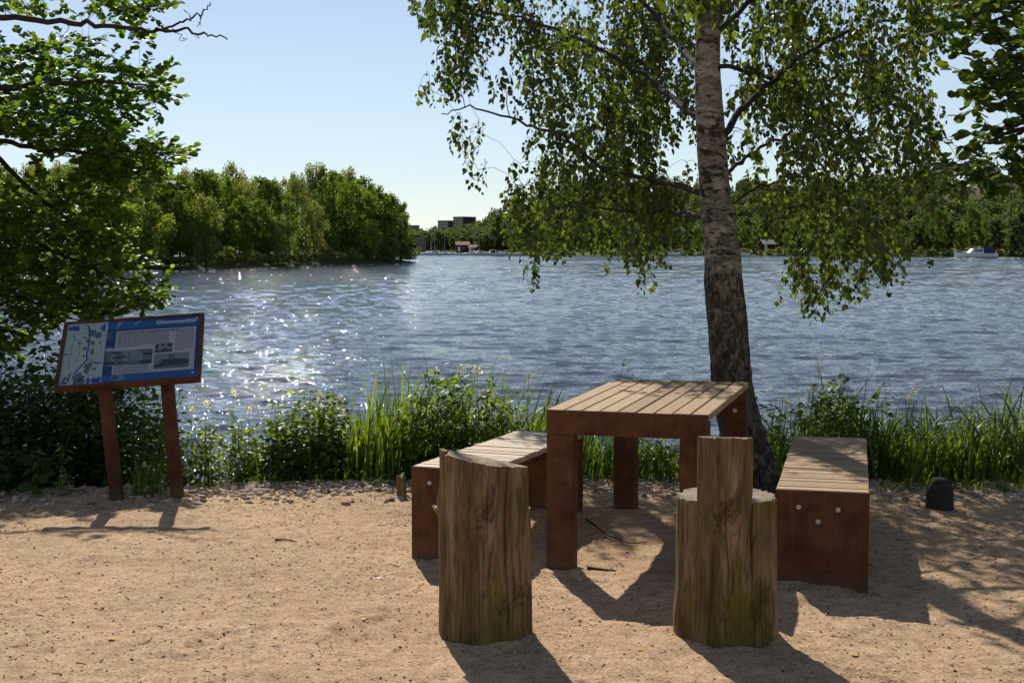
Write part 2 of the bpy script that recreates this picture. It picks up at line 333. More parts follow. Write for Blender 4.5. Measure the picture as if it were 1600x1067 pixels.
def gz(x, y):
    i = min(max(int(np.searchsorted(xs, x)) - 1, 0), len(xs) - 2); j = min(max(int(np.searchsorted(ys, y)) - 1, 0), len(ys) - 2)
    u = min(max((x - xs[i]) / (xs[i + 1] - xs[i]), 0), 1); v = min(max((y - ys[j]) / (ys[j + 1] - ys[j]), 0), 1)
    return float((Z[j, i] * (1 - u) + Z[j, i + 1] * u) * (1 - v) + (Z[j + 1, i] * (1 - u) + Z[j + 1, i + 1] * u) * v)
# river: wave relief fades out where the sheet gets too coarse for it; the bump goes on
yr = [8.3]
while yr[-1] < 600: yr.append(yr[-1] + min(.62, max(.075, .0047 * yr[-1])))
yr = np.r_[yr, np.geomspace(604, 2600, 30)]
tt = np.r_[-np.geomspace(2.9, 1.03, 18), np.linspace(-1, 1, 270), np.geomspace(1.03, 2.9, 18)]
Yw, T = np.meshgrid(yr, tt, indexing='ij'); Xw = T * (Yw * .47 + 5)
Zw = np.zeros_like(Xw); dsp = np.gradient(yr)[:, None] * np.ones_like(Xw); dsx = np.abs(np.gradient(Xw, axis=1))
wr = np.random.default_rng(3)
gust = .8 + .7 * fbm(Xw * .04, Yw * .022, 3); warp = [fbm(Xw * .12 + 31 * q, Yw * .12, 2) for q in range(4)]
for k in range(50):
    lam = .2 * (14.0 ** wr.random()); ang = wr.normal(math.radians(97), .42 if lam < 1.4 else .26); kx, ky = math.cos(ang) * 2 * np.pi / lam, math.sin(ang) * 2 * np.pi / lam
    amp = .005 * lam ** .95 * (.6 + .8 * wr.random())
    fade = np.clip((lam - 2.4 * np.maximum(dsp * abs(math.sin(ang)), .8 * dsx * abs(math.cos(ang)))) / (lam * .4), 0, 1)
    s = np.sin(kx * Xw + ky * Yw + wr.random() * 6.28 + 1.6 * warp[k % 4]); Zw += amp * ((1 if lam < 1 else .42) + (.9 if lam < 1 else 1.3) * sstep(40, 160, Yw)) * fade * gust * (s + .3 * (s * s - .5))
river = obj('river', np.stack([Xw, Yw, WZ + Zw], -1), rodgrid(len(tt), len(yr))[:, ::-1], MAT['water'], smooth=True)
tag(river, 'wide wind-ruffled river glittering against the sun', 'river', kind='structure')

# island (left) : low bank
def island_d(px): return np.interp(px, [-900, 0, 245, 440, 560, 644], [118, 128, 136, 164, 190, 212])
ipx = np.linspace(-900, 650, 90); idp = np.linspace(0, 1, 14)
IV = []
for u in idp:
    for q in ipx:
        d0 = float(island_d(q)); wdt = 75 * float(np.clip((652 - q) / 130, .03, 1)); d = d0 + u * wdt
        h = 1.3 * math.sin(math.pi * min(1, u * 1.0)) * float(np.clip((650 - q) / 60, .1, 1)) + .25 * float(fbm(np.array(q * .05), np.array(u * 9.))) - (.5 if u in (0, 1) else 0)
        IV.append(((q - 800) / FPX * d, d, WZ + h))
tag(obj('island', IV, rodgrid(len(ipx), len(idp)), MAT['bank_soil'], smooth=True), 'low wooded island bank', 'island', kind='structure')
# far shore hills
def shore_d(px): return np.interp(px, [-2500, 600, 700, 830, 1000, 1300, 1600, 3200], [560, 575, 570, 555, 520, 480, 420, 400])
RP = ([-2500, 560, 650, 700, 742, 760, 780, 800, 830, 870, 950, 1100, 1250, 1400, 1550, 1650, 2200, 3200],
      [388, 387, 385, 382, 372, 357, 345, 335, 322, 313, 308, 306, 308, 300, 282, 276, 290, 350])
def hill_z(px, d):
    sd_ = shore_d(px); ang = (391 - np.interp(px, *RP)) / FPX
    u = (d - sd_) / 300.0
    s = .97 * sstep(.02, 1.0, u) + .0 * u
    rough = 1 + .16 * fbm(px * .025, d * .02, 3) * sstep(.1, .5, u)
    return WZ + (1.2 * sstep(0, .04, u) - .5 * (u <= 0)) + s * rough * (ang * d + 2.07) * np.where(u > 1, 1 - .02 * (u - 1), 1)
hpx = np.linspace(-2500, 3200, 420); hu = np.r_[np.linspace(-.01, 1.2, 60), np.linspace(1.3, 5, 16)]
HX, HU = np.meshgrid(hpx, hu); HD = shore_d(HX) + HU * 300
hills = obj('far_hills', np.stack([(HX - 800) / FPX * HD, HD, hill_z(HX, HD)], -1), rodgrid(len(hpx), len(hu)), MAT['hill'], smooth=True)
tag(hills, 'rocky heath and wooded hills across the river', 'hills', kind='structure')
def far_at(px, d): return ((px - 800) / FPX * d, d, float(hill_z(np.array(float(px)), np.array(float(d)))))

# ------------------------------------------------------------------ leaf sprays
BIRCH_T = np.array([(0, 0, 0), (.22, .34, .05), (.5, .33, .07), (1, 0, -.08), (.5, -.33, .07), (.22, -.34, .05)]); BIRCH_F = np.array([(0, 3, 2, 1), (0, 5, 4, 3)])
ALDER_T = np.array([(0, 0, 0), (.2, .33, .05), (.6, .46, .08), (.93, .27, .03), (.97, 0, -.04), (.93, -.27, .03), (.6, -.46, .08), (.2, -.33, .05)]); ALDER_F = np.array([(0, 4, 3, 2, 1), (0, 7, 6, 5, 4)])
LANCE_T = np.array([(0, 0, 0), (.3, .2, .04), (.65, .16, .03), (1, 0, -.12), (.65, -.16, .03), (.3, -.2, .04)]); LANCE_F = BIRCH_F
QUAD_T = np.array([(-.5, 0, 0), (0, .42, .06), (.5, 0, 0), (0, -.42, .06)]); QUAD_F = np.array([(0, 1, 2, 3)])
def unit(v): return v / (np.linalg.norm(v, axis=-1, keepdims=True) + 1e-9)
def leaf_frames(D, N):
    D = unit(D); Sd = unit(np.cross(N, D)); return D, Sd, np.cross(D, Sd)
def leafcloud(Pn, D, N, Sz, T, F):
    D, Sd, Nn = leaf_frames(D, N); Sz = np.asarray(Sz)[:, None, None]
    V = Pn[:, None] + Sz * (T[None, :, 0, None] * D[:, None] + T[None, :, 1, None] * Sd[:, None] + T[None, :, 2, None] * Nn[:, None])
    Fa = (F[None] + (np.arange(len(Pn)) * len(T))[:, None, None]).reshape(-1, F.shape[1])
    return V.reshape(-1, 3), Fa
def foliage(name, Pn, D, N, Sz, T, F, mat, parent, var=None, base=None, kind='stuff'):
    if var is None: var = RNG.random(len(Pn))
    if base is not None: Pn = Pn - np.asarray(base)
    V, Fa = leafcloud(Pn, D, N, Sz, T, F); o = obj(name, V, Fa, mat, parent, False, np.repeat(var, len(T)))
    if kind: o['kind'] = kind
    return o
def single_leaves(parent, Pn, D, N, Sz, T, F, mat, base, pick, var):
    """the leaves that show largest, each one an object of its own sharing five leaf meshes"""
    ms = [mesh_raw('leaf', T, F, False, np.full(len(T), v), (mat,)) for v in (.08, .3, .5, .7, .95)]
    D, Sd, Nn = leaf_frames(D, N)
    for i in pick:
        o = bpy.data.objects.new('leaf', ms[min(4, int(var[i] * 5))]); COL.objects.link(o); o.parent = parent
        M = Matrix((D[i] * Sz[i], Sd[i] * Sz[i], Nn[i] * Sz[i])).transposed().to_4x4(); M.translation = Vector(Pn[i] - np.asarray(base)); o.matrix_basis = M
def inpoly(px, py, poly):
    c = False; n = len(poly); j = n - 1
    for i in range(n):
        (xi, yi), (xj, yj) = poly[i], poly[j]
        if (yi > py) != (yj > py) and px < (xj - xi) * (py - yi) / (yj - yi) + xi: c = not c
        j = i
    return c
def to_px(p):
    x, y, z = p[0], p[1], p[2] - CAMZ; d = y * CT - z * ST_; return 800 + FPX * x / d, 533.5 - FPX * (z * CT + y * ST_) / d
class Grow:
    """limbs, then branchlets that join each spray to the nearest wood already there"""
    def __init__(s): s.mb = MB(); s.A = np.zeros((60000, 3)); s.Q = np.zeros(60000); s.k = 0
    def push(s, q, r): s.A[s.k:s.k + len(q)] = q; s.Q[s.k:s.k + len(q)] = r; s.k += len(q)
    @property
    def N(s): return s.A[:s.k]
    @property
    def R(s): return s.Q[:s.k]
    def limb(s, pts, r0, r1, n=7, wig=.02):
        pts = np.asarray(pts, float); t = np.linspace(0, 1, len(pts)); m = max(8, len(pts) * 5); u = np.linspace(0, 1, m)
        q = np.stack([np.interp(u, t, pts[:, k]) for k in range(3)], 1)
        for _ in range(2): q[1:-1] = (q[:-2] + 2 * q[1:-1] + q[2:]) / 4
        q[1:-1] += RNG.normal(0, wig, (m - 2, 3)) * .5; r = r0 + (r1 - r0) * u
        s.mb.tube(q, r, n); s.push(q, r); return q
    def join(s, a, lift=.12):
        Nn = s.N; dl = Nn - a; d = np.sqrt(np.einsum('ij,ij->i', dl, dl)); cost = d + .25 * np.maximum(0, Nn[:, 2] - a[2]); i = int(np.argmin(cost)); st = Nn[i]; L = d[i]
        r0 = min(s.R[i] * .8, .0022 + .006 * L); u = np.linspace(0, 1, 6)[:, None]
        q = st + (a - st) * u; q[:, 2] += lift * L * np.sin(np.pi * u[:, 0]); q[1:-1] += RNG.normal(0, .035 * L, (4, 3))
        r = r0 + (.0018 - r0) * u[:, 0]
        s.mb.tube(q, r, 4, False); s.push(q[1:], r[1:]); return unit(q[-1] - q[-2])

# ------------------------------------------------------------------ birch
TRK = [(775, 1183, 104), (740, 1174, 86), (690, 1162, 74), (640, 1152, 68), (600, 1145, 64), (560, 1140, 61), (500, 1136, 62), (450, 1131, 60), (400, 1129, 56), (350, 1123, 52), (300, 1117, 47), (250, 1113, 46), (200, 1110, 45), (150, 1107, 42), (100, 1105, 39), (50, 1107, 36), (0, 1109, 34), (-120, 1112, 30), (-300, 1108, 25), (-520, 1114, 18), (-760, 1110, 8)]
TY = 8.28
bb = P(1180, 775, TY); bb[2] = gz(bb[0], bb[1]) - .02
birch = thing('birch_tree', 'birch with white upper bark and hanging leafy twigs standing behind the table', 'tree', tuple(bb))
tc = np.array([P(x, y, TY) for y, x, w in TRK]); tr = np.array([w for _, _, w in TRK]) * TY / FPX / 2
tc = np.r_[[tc[0] - [0, 0, .25]], tc]; tr = np.r_[tr[0] * 1.1, tr]
u0 = np.linspace(0, 1, len(tc)); u1 = np.linspace(0, 1, 190); tcs = np.stack([np.interp(u1, u0, tc[:, k]) for k in range(3)], 1); trs = np.interp(u1, u0, tr)
for _ in range(6): tcs[1:-1] = (tcs[:-2] + 2 * tcs[1:-1] + tcs[2:]) / 4; trs[1:-1] = (trs[:-2] + 2 * trs[1:-1] + trs[2:]) / 4
an = np.linspace(0, 2 * np.pi, 72, endpoint=False)
AN, UU = np.meshgrid(an, np.arange(190)); zz = tcs[:, 2][:, None]
rug = sstep(1.75, .9, zz)
rr = trs[:, None] * (1 + .03 * fbm(AN * 1.3 + 4, UU * .12, 3) + rug * (.10 * fbm(AN * 3.2, UU * .30, 4) + .05 * fbm(AN * 9, UU * .8, 3)) + sstep(.4, .0, zz) * .16 * np.cos(AN * 4 + .8) + .03 * (1 - rug) * fbm(AN * .7, UU * 1.4, 2))
TV = np.stack([tcs[:, 0][:, None] + rr * np.cos(AN), tcs[:, 1][:, None] + rr * np.sin(AN), zz + 0 * rr], -1)
obj('trunk', TV.reshape(-1, 3) - bb, rodgrid(72, 190, True), MAT['birch_bark'], birch, True)
g = Grow()
def tp(px, py, d): return P(px, py, d)
limbs = [([(1128, 215, 8.3), (1160, 168, 8.6), (1205, 125, 8.8), (1260, 80, 9.2), (1340, 45, 9.6), (1420, 28, 9.8), (1500, 2, 10)], .034, .008),
         ([(1120, 104, 8.3), (1180, 108, 8.7), (1235, 140, 9.2), (1300, 195, 9.8), (1380, 262, 10.2)], .022, .006),
         ([(1125, 285, 8.3), (1170, 240, 8.7), (1230, 212, 9.3), (1320, 205, 9.9), (1430, 245, 10.4)], .02, .006),
         ([(1130, 330, 8.3), (1180, 290, 8.8), (1250, 275, 9.6), (1330, 300, 10.2)], .014, .005),
         ([(1100, 305, 8.3), (1030, 284, 9.5), (950, 272, 9.6), (880, 212, 10.2), (815, 190, 10.6), (740, 165, 10.9), (690, 178, 11)], .028, .006),
         ([(1095, 190, 8.3), (1010, 120, 9.6), (900, 60, 10), (800, 25, 10.6), (690, 20, 11)], .03, .007),
         ([(1098, 120, 8.3), (1040, 40, 9.6), (960, -40, 9.8), (840, -90, 10.6), (740, -90, 11)], .028, .008),
         ([(1102, 340, 8.3), (1040, 330, 9.6), (960, 330, 9.8), (880, 320, 10.4), (830, 330, 10.8)], .018, .005),
         ([(1110, 60, 8.3), (1200, -20, 9), (1320, -80, 9.6), (1450, -90, 10)], .028, .007)]
for pts, r0, r1 in limbs: g.limb([tp(*q) for q in pts], r0 * .72, r1 * .7)
for k in range(16):                                       # limbs of the upper crown, above the picture
    py = -160 - 34 * k; b0 = P(1110, py, TY); a = k * 2.4; L = 1.9 - .075 * k
    q = [b0 + np.array([math.cos(a) * L * t, math.sin(a) * L * t, .55 * L * t - .45 * L * t * t]) for t in (0, .35, .7, 1)]
    g.limb(q, .022, .005, 6)
POLY_B = [[(640, -40), (640, 20), (665, 60), (700, 75), (668, 115), (630, 148), (665, 165), (770, 165), (800, 190), (830, 240), (780, 285), (812, 330), (805, 380), (815, 432), (848, 436), (868, 395), (930, 405), (968, 440), (1000, 482), (1018, 440), (1060, 395), (1100, 400), (1100, -40)],
          [(640, 205), (700, 170), (760, 180), (800, 215), (770, 262), (742, 290), (712, 300), (690, 262), (660, 262)],
          [(1120, -40), (1120, 290), (1165, 320), (1195, 385), (1228, 430), (1245, 460), (1262, 500), (1295, 512), (1322, 480), (1345, 518), (1395, 478), (1412, 410), (1445, 350), (1492, 300), (1480, 240), (1452, 190), (1440, 120), (1500, 70), (1545, 20), (1540, -40)]]
HOLES = [[(1225, 278), (1300, 286), (1290, 300), (1215, 296)], [(1455, 120), (1482, 130), (1490, 230), (1460, 190)], [(800, 250), (835, 235), (812, 200), (760, 215)], [(1135, 165), (1150, 130), (1160, 170), (1140, 200)], [(1170, 330), (1190, 380), (1150, 400), (1140, 340)], [(1055, 300), (1085, 300), (1085, 345), (1060, 340)]]
def ok_land(p, strict=.93):
    lx, ly = land(p)
    if -9 < lx < 1.05 and 4.2 < ly < 6.75 and RNG.random() < strict: return False
    if 1.05 <= lx < 1.75 and 4.2 < ly < 6.1 and RNG.random() < .8: return False
    if 1.75 <= lx < 6 and 4.2 < ly < 6.6 and RNG.random() < .45: return False
    return True
BP, BD, BN, BS = [], [], [], []
def hang(a, d0, L, nl, size=.048, wind=.16):
    n = 7; q = [a]; d = np.array(d0, float); 
    wv = np.array([wind * .6 + RNG.normal(0, .2), RNG.normal(0, .12), -1.0])
    for i in range(n): d = unit(d * .55 + unit(wv) * .6); q.append(q[-1] + d * L / n)
    q = np.array(q); g.mb.tube(q, np.linspace(.0018, .0009, n + 1), 3, False)
    for i in range(nl):
        t = (i + .6) / nl * n; k = min(n - 1, int(t)); p = q[k] + (q[k + 1] - q[k]) * (t - k)
        out = unit(np.array([RNG.normal(), RNG.normal(), -.5 + RNG.normal() * .35])); 
        BP.append(p + out * .018); BD.append(unit(out + np.array([.12, 0, -.75]))); BN.append(RNG.normal(size=3) * .8 + np.array([0, -.3, .45])); BS.append(size * RNG.uniform(.5, 1.35))
anchors = []
tries = 0
while len(anchors) < 2400 and tries < 90000:
    tries += 1
    k = RNG.choice(3, p=[.56, .04, .40]); xs_ = [q[0] for q in POLY_B[k]]; ys_ = [q[1] for q in POLY_B[k]]
    px, py = RNG.uniform(min(xs_), max(xs_)), RNG.uniform(-120, max(ys_)); L = RNG.uniform(.12, .5)
    d = None
    for _ in range(4):
        dd = RNG.uniform(9.3, 12.2) if px < 1130 else RNG.uniform(8.3, 11.2)
        if ok_land(P(px, py + 40, dd)): d = dd; break
    if d is None: continue
    Lp = L * FPX / d; inp = lambda x, y: inpoly(x, max(y, -30), POLY_B[k])
    if not (inp(px, py) and inp(px + .1 * Lp, py + .95 * Lp)): continue
    if any(inpoly(px + .05 * Lp, py + f * Lp, h) for h in HOLES for f in (0, .5, 1)): continue
    if vnoise(np.array(px / 55.), np.array(py / 42.)) < -.16 and RNG.random() < .9: continue
    anchors.append((P(px, py, d), L))
    for _ in range(2): anchors.append((P(px, py, d) + RNG.normal(0, 1, 3) * np.array([.06, .09, .05]), L * RNG.uniform(.6, 1.0)))
for _ in range(26): anchors.append((P(RNG.uniform(1075, 1150), RNG.uniform(-75, -20), RNG.uniform(7.85, 8.05)), RNG.uniform(.15, .3)))
NA = len(anchors)
up = 0
while up < 420:                                           # upper crown
    z = RNG.uniform(3.3, 6.6); R = 2.3 * (1 - max(0, z - 4.2) / 3.4) ** .7; a = RNG.uniform(0, 6.28); r = R * math.sqrt(RNG.random()); p = np.array([P(1110, 0, TY)[0] + r * math.cos(a), TY + .35 + r * math.sin(a), z])
    if to_px(p)[1] > -40 or not ok_land(p, .97): continue
    anchors.append((p, RNG.uniform(.3, .7))); up += 1
LN = np.array(g.N); order = sorted(range(len(anchors)), key=lambda i: np.min(np.linalg.norm(LN - anchors[i][0], axis=1)))
for i in order:
    a, L = anchors[i]; d0 = g.join(a, .16)
    hang(a, d0, L, max(4, int(L * (50 if i < NA else 16))), .048 if i < NA else .075)
BP, BD, BN, BS = map(np.array, (BP, BD, BN, BS)); BV = RNG.random(len(BP))
g.mb.V = [np.concatenate(g.mb.V) - bb]; g.mb.build('branches', MAT['bark_dark'], birch, True)
def pick_largest(Pn, Sz, D, N, n, lim=None):
    _, _, Nn = leaf_frames(D, N); ap = Sz / Pn[:, 1] * (.25 + np.abs(unit(Pn - np.array([0, 0, CAMZ])) * Nn).sum(1)); vis = np.array([0 < to_px(p)[0] < 1600 and 0 < to_px(p)[1] < 1067 for p in Pn]); ap = ap * vis
    return np.argsort(-ap)[:n]
def crown_with_leaves(parent, base, Pn, D, N, Sz, T, F, mat, var, n=300):
    pick = pick_largest(Pn, Sz, D, N, n); keep = np.ones(len(Pn), bool); keep[pick] = False
    single_leaves(parent, Pn, D, N, Sz, T, F, mat, base, pick, var)
    foliage('crown', Pn[keep], D[keep], N[keep], Sz[keep], T, F, mat, parent, var[keep], base)
crown_with_leaves(birch, bb, BP, BD, BN, BS, BIRCH_T, BIRCH_F, MAT['birch_leaf'], BV)

# ------------------------------------------------------------------ alders at both edges
def alder(name, label, base, limbs, polys, n, dr, size, okf, trunk_top, extra=0, dens=9, lm='alder_leaf'):
    t = thing(name, label, 'tree', tuple(base)); gg = Grow()
    tb = MB(); zt = np.linspace(-.2, trunk_top, 24); tx = base[0] + .1 * np.sin(zt * .9); ty_ = base[1] + .08 * np.cos(zt * 1.3)
    q = np.stack([tx, ty_, base[2] + zt], 1); r = .15 * (1 - .75 * zt / trunk_top) + .06 * np.exp(-(zt + .2) * 4)
    tb.tube(q - base, r, 12); tb.build('trunk', MAT['bark_dark'], t, True)
    for pts, r0, r1 in limbs: gg.limb(pts, r0, r1)
    LP, LD, LN_, LS = [], [], [], []
    A = []; tries = 0; area = []
    for pl in polys: x_, y_ = zip(*pl); area.append((max(x_) - min(x_)) * (max(y_) - min(y_)))
    pr = np.array(area) / sum(area)
    while len(A) < n and tries < 40000:
        tries += 1; k = RNG.choice(len(polys), p=pr); x_, y_ = zip(*polys[k]); px, py = RNG.uniform(min(x_), max(x_)), RNG.uniform(min(y_), max(y_))
        if not inpoly(px, py, polys[k]): continue
        if vnoise(np.array(px / 48. + 7), np.array(py / 26. + 3)) < -.2 and RNG.random() < .85: continue
        d = RNG.uniform(*dr); p = P(px, py, d)
        if not okf(p): continue
        A.append(p)
    for _ in range(extra):                                # the rest of the tree, outside the picture
        a = RNG.uniform(0, 6.28); z = RNG.uniform(.9, trunk_top); R = 2.0 * math.sqrt(RNG.random()); p = np.array([base[0] + R * math.cos(a), base[1] + R * math.sin(a), base[2] + z])
        X_, Y_ = to_px(p)
        if (-60 < X_ < 1660 and -60 < Y_ < 1100) or not okf(p): continue
        A.append(p)
    LNn = np.array(gg.N); A.sort(key=lambda a: np.min(np.linalg.norm(LNn - a, axis=1)))
    for a in A:
        d0 = gg.join(a, .05); od = unit(d0 * np.array([1, 1, .4]) + RNG.normal(0, .35, 3) + np.array([0, 0, .12])); L = RNG.uniform(.10, .24); m = int(dens * RNG.uniform(.7, 1.3))
        q = np.array([a + od * L * s + np.array([0, 0, .1 * L * s * s]) for s in (0, .5, 1)]); gg.mb.tube(q, [.0026, .002, .0012], 4, False)
        for i in range(m):
            s = (i + .5) / m; sd_ = unit(np.cross(od, [0, 0, 1.])) * (1 if i % 2 else -1)
            dd = unit(sd_ * .8 + od * (.3 + s) + RNG.normal(0, .3, 3) + np.array([0, 0, -.1])); LP.append(a + od * L * s); LD.append(dd); LN_.append(np.array([0, -.15, 1.0]) + RNG.normal(0, .42, 3)); LS.append(size * RNG.uniform(.65, 1.2))
    LP, LD, LN_, LS = map(np.array, (LP, LD, LN_, LS)); var = RNG.random(len(LP))
    gg.mb.V = [np.concatenate(gg.mb.V) - base]; gg.mb.build('branches', MAT['bark_dark'], t, True)
    crown_with_leaves(t, base, LP, LD, LN_, LS, ALDER_T, ALDER_F, MAT[lm], var)
    return t
ab = np.array([-5.6, 11.2, gz(-5.6, 11.2)])
def okl(p):
    lx, ly = land(p); return not (3.5 < ly < 7.55 and -6 < lx < 3) or RNG.random() < .03
def av(z): return ab + np.array([0, 0, z])
A_l = [([av(3.4), P(-150, 12, 11), P(0, 26, 10.9), P(100, 37, 10.8), P(180, 43, 10.7), P(240, 50, 10.7)], .034, .014),
       ([P(240, 50, 10.7), P(285, 47, 10.7), P(320, 52, 10.7), P(355, 63, 10.7)], .014, .005), ([P(240, 50, 10.7), P(280, 38, 10.6), P(312, 24, 10.6), P(326, 12, 10.6), P(328, 3, 10.6)], .011, .003),
       ([P(300, 33, 10.6), P(296, 22, 10.6), P(288, 18, 10.6)], .004, .002), ([P(312, 24, 10.6), P(314, 34, 10.6), P(310, 42, 10.6)], .004, .002), ([P(318, 50, 10.7), P(305, 60, 10.7)], .003, .002), ([P(270, 45, 10.7), P(285, 62, 10.7), P(292, 60, 10.7)], .004, .0015),
       ([av(2.6), P(-100, 150, 11), P(0, 138, 11), P(90, 128, 11), P(170, 128, 10.9), P(250, 135, 10.9)], .04, .006),
       ([av(2.2), P(-100, 210, 11.2), P(0, 222, 11.2), P(80, 235, 11.2), P(160, 240, 11), P(270, 238, 10.9)], .035, .006),
       ([av(2.0), P(-60, 220, 11.5), P(0, 246, 11.5), P(60, 310, 11.4), P(130, 360, 11.2), P(200, 380, 11)], .035, .006),
       ([av(1.3), P(-60, 330, 11.2), P(0, 340, 11.2), P(60, 380, 11.2), P(150, 420, 11), P(230, 445, 10.8)], .03, .006),
       ([av(.9), P(-60, 440, 11), P(0, 460, 11), P(80, 478, 10.8), P(180, 490, 10.6)], .03, .006),
       ([av(.8), P(-60, 480, 11), P(0, 510, 10.8), P(40, 540, 10.6)], .02, .005)]
A_p = [[(-180, -60), (120, -60), (255, -30), (262, 10), (240, 30), (235, 78), (215, 72), (195, 28), (120, 30), (60, 24), (-180, 20)],
       [(-180, 50), (60, 75), (110, 52), (160, 72), (180, 105), (268, 112), (262, 160), (205, 168), (188, 215), (120, 215), (-180, 215)],
       [(150, 235), (190, 222), (285, 230), (290, 246), (248, 258), (245, 292), (200, 300), (165, 285)], [(30, 200), (190, 200), (160, 290), (110, 250), (40, 232)],
       [(-180, 265), (0, 290), (60, 275), (95, 305), (175, 312), (190, 355), (205, 395), (240, 432), (272, 448), (235, 478), (165, 498), (70, 500), (55, 530), (0, 548), (-180, 560)]]
alder('alder_tree', 'alder with rounded glossy leaves overhanging the water behind the information board', ab, A_l, A_p, 2700, (10.3, 12.6), .062, okl, 6.2, 500, 10)
rb = np.array([4.6, 7.6, gz(4.6, 7.6)])
def rv(z): return rb + np.array([0, 0, z])
R_l = [([rv(2.9), P(1750, 60, 7.6), P(1640, 90, 7.6), P(1590, 110, 7.6), P(1530, 150, 7.7), P(1500, 170, 7.7)], .03, .006), ([rv(2.6), P(1720, 170, 7.7), P(1620, 190, 7.7), P(1560, 215, 7.8), P(1510, 245, 7.9)], .025, .005),
       ([rv(3.3), P(1750, -40, 7.8), P(1640, -20, 7.8), P(1560, 30, 7.9), P(1510, 50, 8)], .025, .005)]
R_p = [[(1495, -60), (1760, -60), (1760, 285), (1600, 288), (1565, 265), (1515, 195), (1490, 160), (1525, 140), (1545, 85), (1512, 45)], [(1470, 225), (1530, 205), (1600, 270), (1590, 300), (1500, 285)]]
def okr(p):
    lx, ly = land(p); return not (4.2 < ly < 6.2 and lx < 3.0) or RNG.random() < .12
alder('alder_tree', 'alder with big leaves in dark silhouette reaching in beside the birch twigs', rb, R_l, R_p, 330, (7.2, 8.6), .072, okr, 5.2, 260, 9, 'alder_shade')

# ------------------------------------------------------------------ far trees (shared meshes)
def far_tree_meshes(kind, seed, H, Wd, mat, droop=0., nl=30, per=110, q=.36):
    r = np.random.default_rng(seed); tb = MB(); lean = r.normal(0, .03, 2)
    zt = np.linspace(-.6, H * .82, 9); tb.tube(np.stack([lean[0] * zt * zt / H * 2, lean[1] * zt, zt], 1), .16 * (H / 11) * (1 - .85 * zt / H) + .02, 6)
    Cs, Rs = [], []
    for i in range(nl):
        t = (i + r.random()) / nl; z = H * (.10 + .84 * t); prof = 1 - abs(2 * (.16 + .76 * t) - 1) ** 2.6
        a = i * 2.4 + r.normal(0, .5); rad = Wd * prof * math.sqrt(r.uniform(.05, 1)) * .72
        Cs.append((rad * math.cos(a), rad * math.sin(a), z)); Rs.append(Wd * r.uniform(.2, .36) * (.6 + .4 * prof))
        if i % 3 == 0: tb.tube([(0, 0, z * .72), (rad * .5 * math.cos(a), rad * .5 * math.sin(a), z * .88), Cs[-1]], [.06, .04, .015], 4)
    Cs = np.array(Cs); Rs = np.array(Rs); C = np.repeat(Cs, per, 0); R = np.repeat(Rs, per)
    n = len(C); dv = unit(r.normal(size=(n, 3))); rad = r.random(n) ** .45
    p = C + dv * (R * rad)[:, None] * np.array([1, 1, .8 + droop]); p[:, 2] -= droop * R * r.random(n) * .9
    N = dv * .8 + r.normal(0, .6, (n, 3)) + np.array([0, 0, .35]); D = r.normal(size=(n, 3)) + np.array([0, 0, -2.5 * droop]); sz = q * r.uniform(.55, 1.35, n)
    T = QUAD_T.copy(); T[:, 1] *= 1 - .45 * min(1, droop)
    V, F = leafcloud(p, D, N, sz, T, QUAD_F); var = np.clip(np.repeat(np.repeat(r.random(nl), per) * .6 + r.random(n) * .4, 4), 0, 1)
    return mesh_raw('trunk', np.concatenate(tb.V), tb.F, True, None, (MAT['far_bark'],)), mesh_raw('crown', V, F, False, var, (mat,))
KINDS = {
 'round': [far_tree_meshes('r', s, 11, 4.0, MAT['far_green'], .1, 30, 130) for s in (1, 2)],
 'yellow': [far_tree_meshes('y', s, 8.5, 3.4, MAT['far_yellow'], .15, 24, 120, .34) for s in (3, 4)],
 'weeping': [far_tree_meshes('w', s, 13, 3.3, MAT['far_olive'], .9, 34, 130, .36) for s in (5, 6, 7)],
 'dark': [far_tree_meshes('d', s, 12, 3.9, MAT['far_dark'], .15, 32, 130, .4) for s in (8, 9)],
 'slim': [far_tree_meshes('s', s, 12.5, 2.4, MAT['far_green'], .6, 28, 90, .34) for s in (10, 11)],
 'bush': [far_tree_meshes('b', s, 4.2, 2.3, MAT['far_olive'], .2, 18, 130, .26) for s in (12, 13)],
 'hazy': [far_tree_meshes('h', s, 11, 3.4, MAT['far_blue'], .1, 30, 90, .55) for s in (14, 15)],
 'hazygreen': [far_tree_meshes('g', s, 9.5, 3.5, MAT['far_green'], .1, 28, 90, .55) for s in (16, 17)]}
def far_tree(kind, v, loc, rz, sc, name, label, group):
    tm, cm = KINDS[kind][v % len(KINDS[kind])]; t = thing(name, label, 'tree', loc, rz, group); t.scale = (sc[0], sc[0], sc[1])
    link('trunk', tm, t); link('crown', cm, t); return t
ISL = {'round': ('broadleaf_tree', 'full green broadleaf tree on the island', 'green broadleaf trees on the island'), 'yellow': ('broadleaf_tree', 'yellow-green sunlit tree on the island', 'yellow-green trees on the island'),
       'weeping': ('weeping_birch', 'grey-green drooping birch on the island', 'drooping birches on the island'), 'dark': ('broadleaf_tree', 'dense dark green tree on the island', 'dark trees on the island'),
       'slim': ('slender_tree', 'slender upright green tree on the island', 'slender trees on the island'), 'bush': ('willow_bush', 'grey-green willow bush on the island', 'willow bushes on the island shore')}
TOPX = [-900, -200, 100, 200, 260, 300, 365, 400, 470, 500, 545, 570, 600, 625, 640, 655]
TOPY = [262, 258, 255, 262, 262, 268, 262, 272, 268, 262, 266, 286, 298, 312, 345, 385]
ir = np.random.default_rng(11)
HT = {'round': 11, 'yellow': 8.5, 'weeping': 13, 'dark': 12, 'slim': 12.5, 'bush': 4.2}
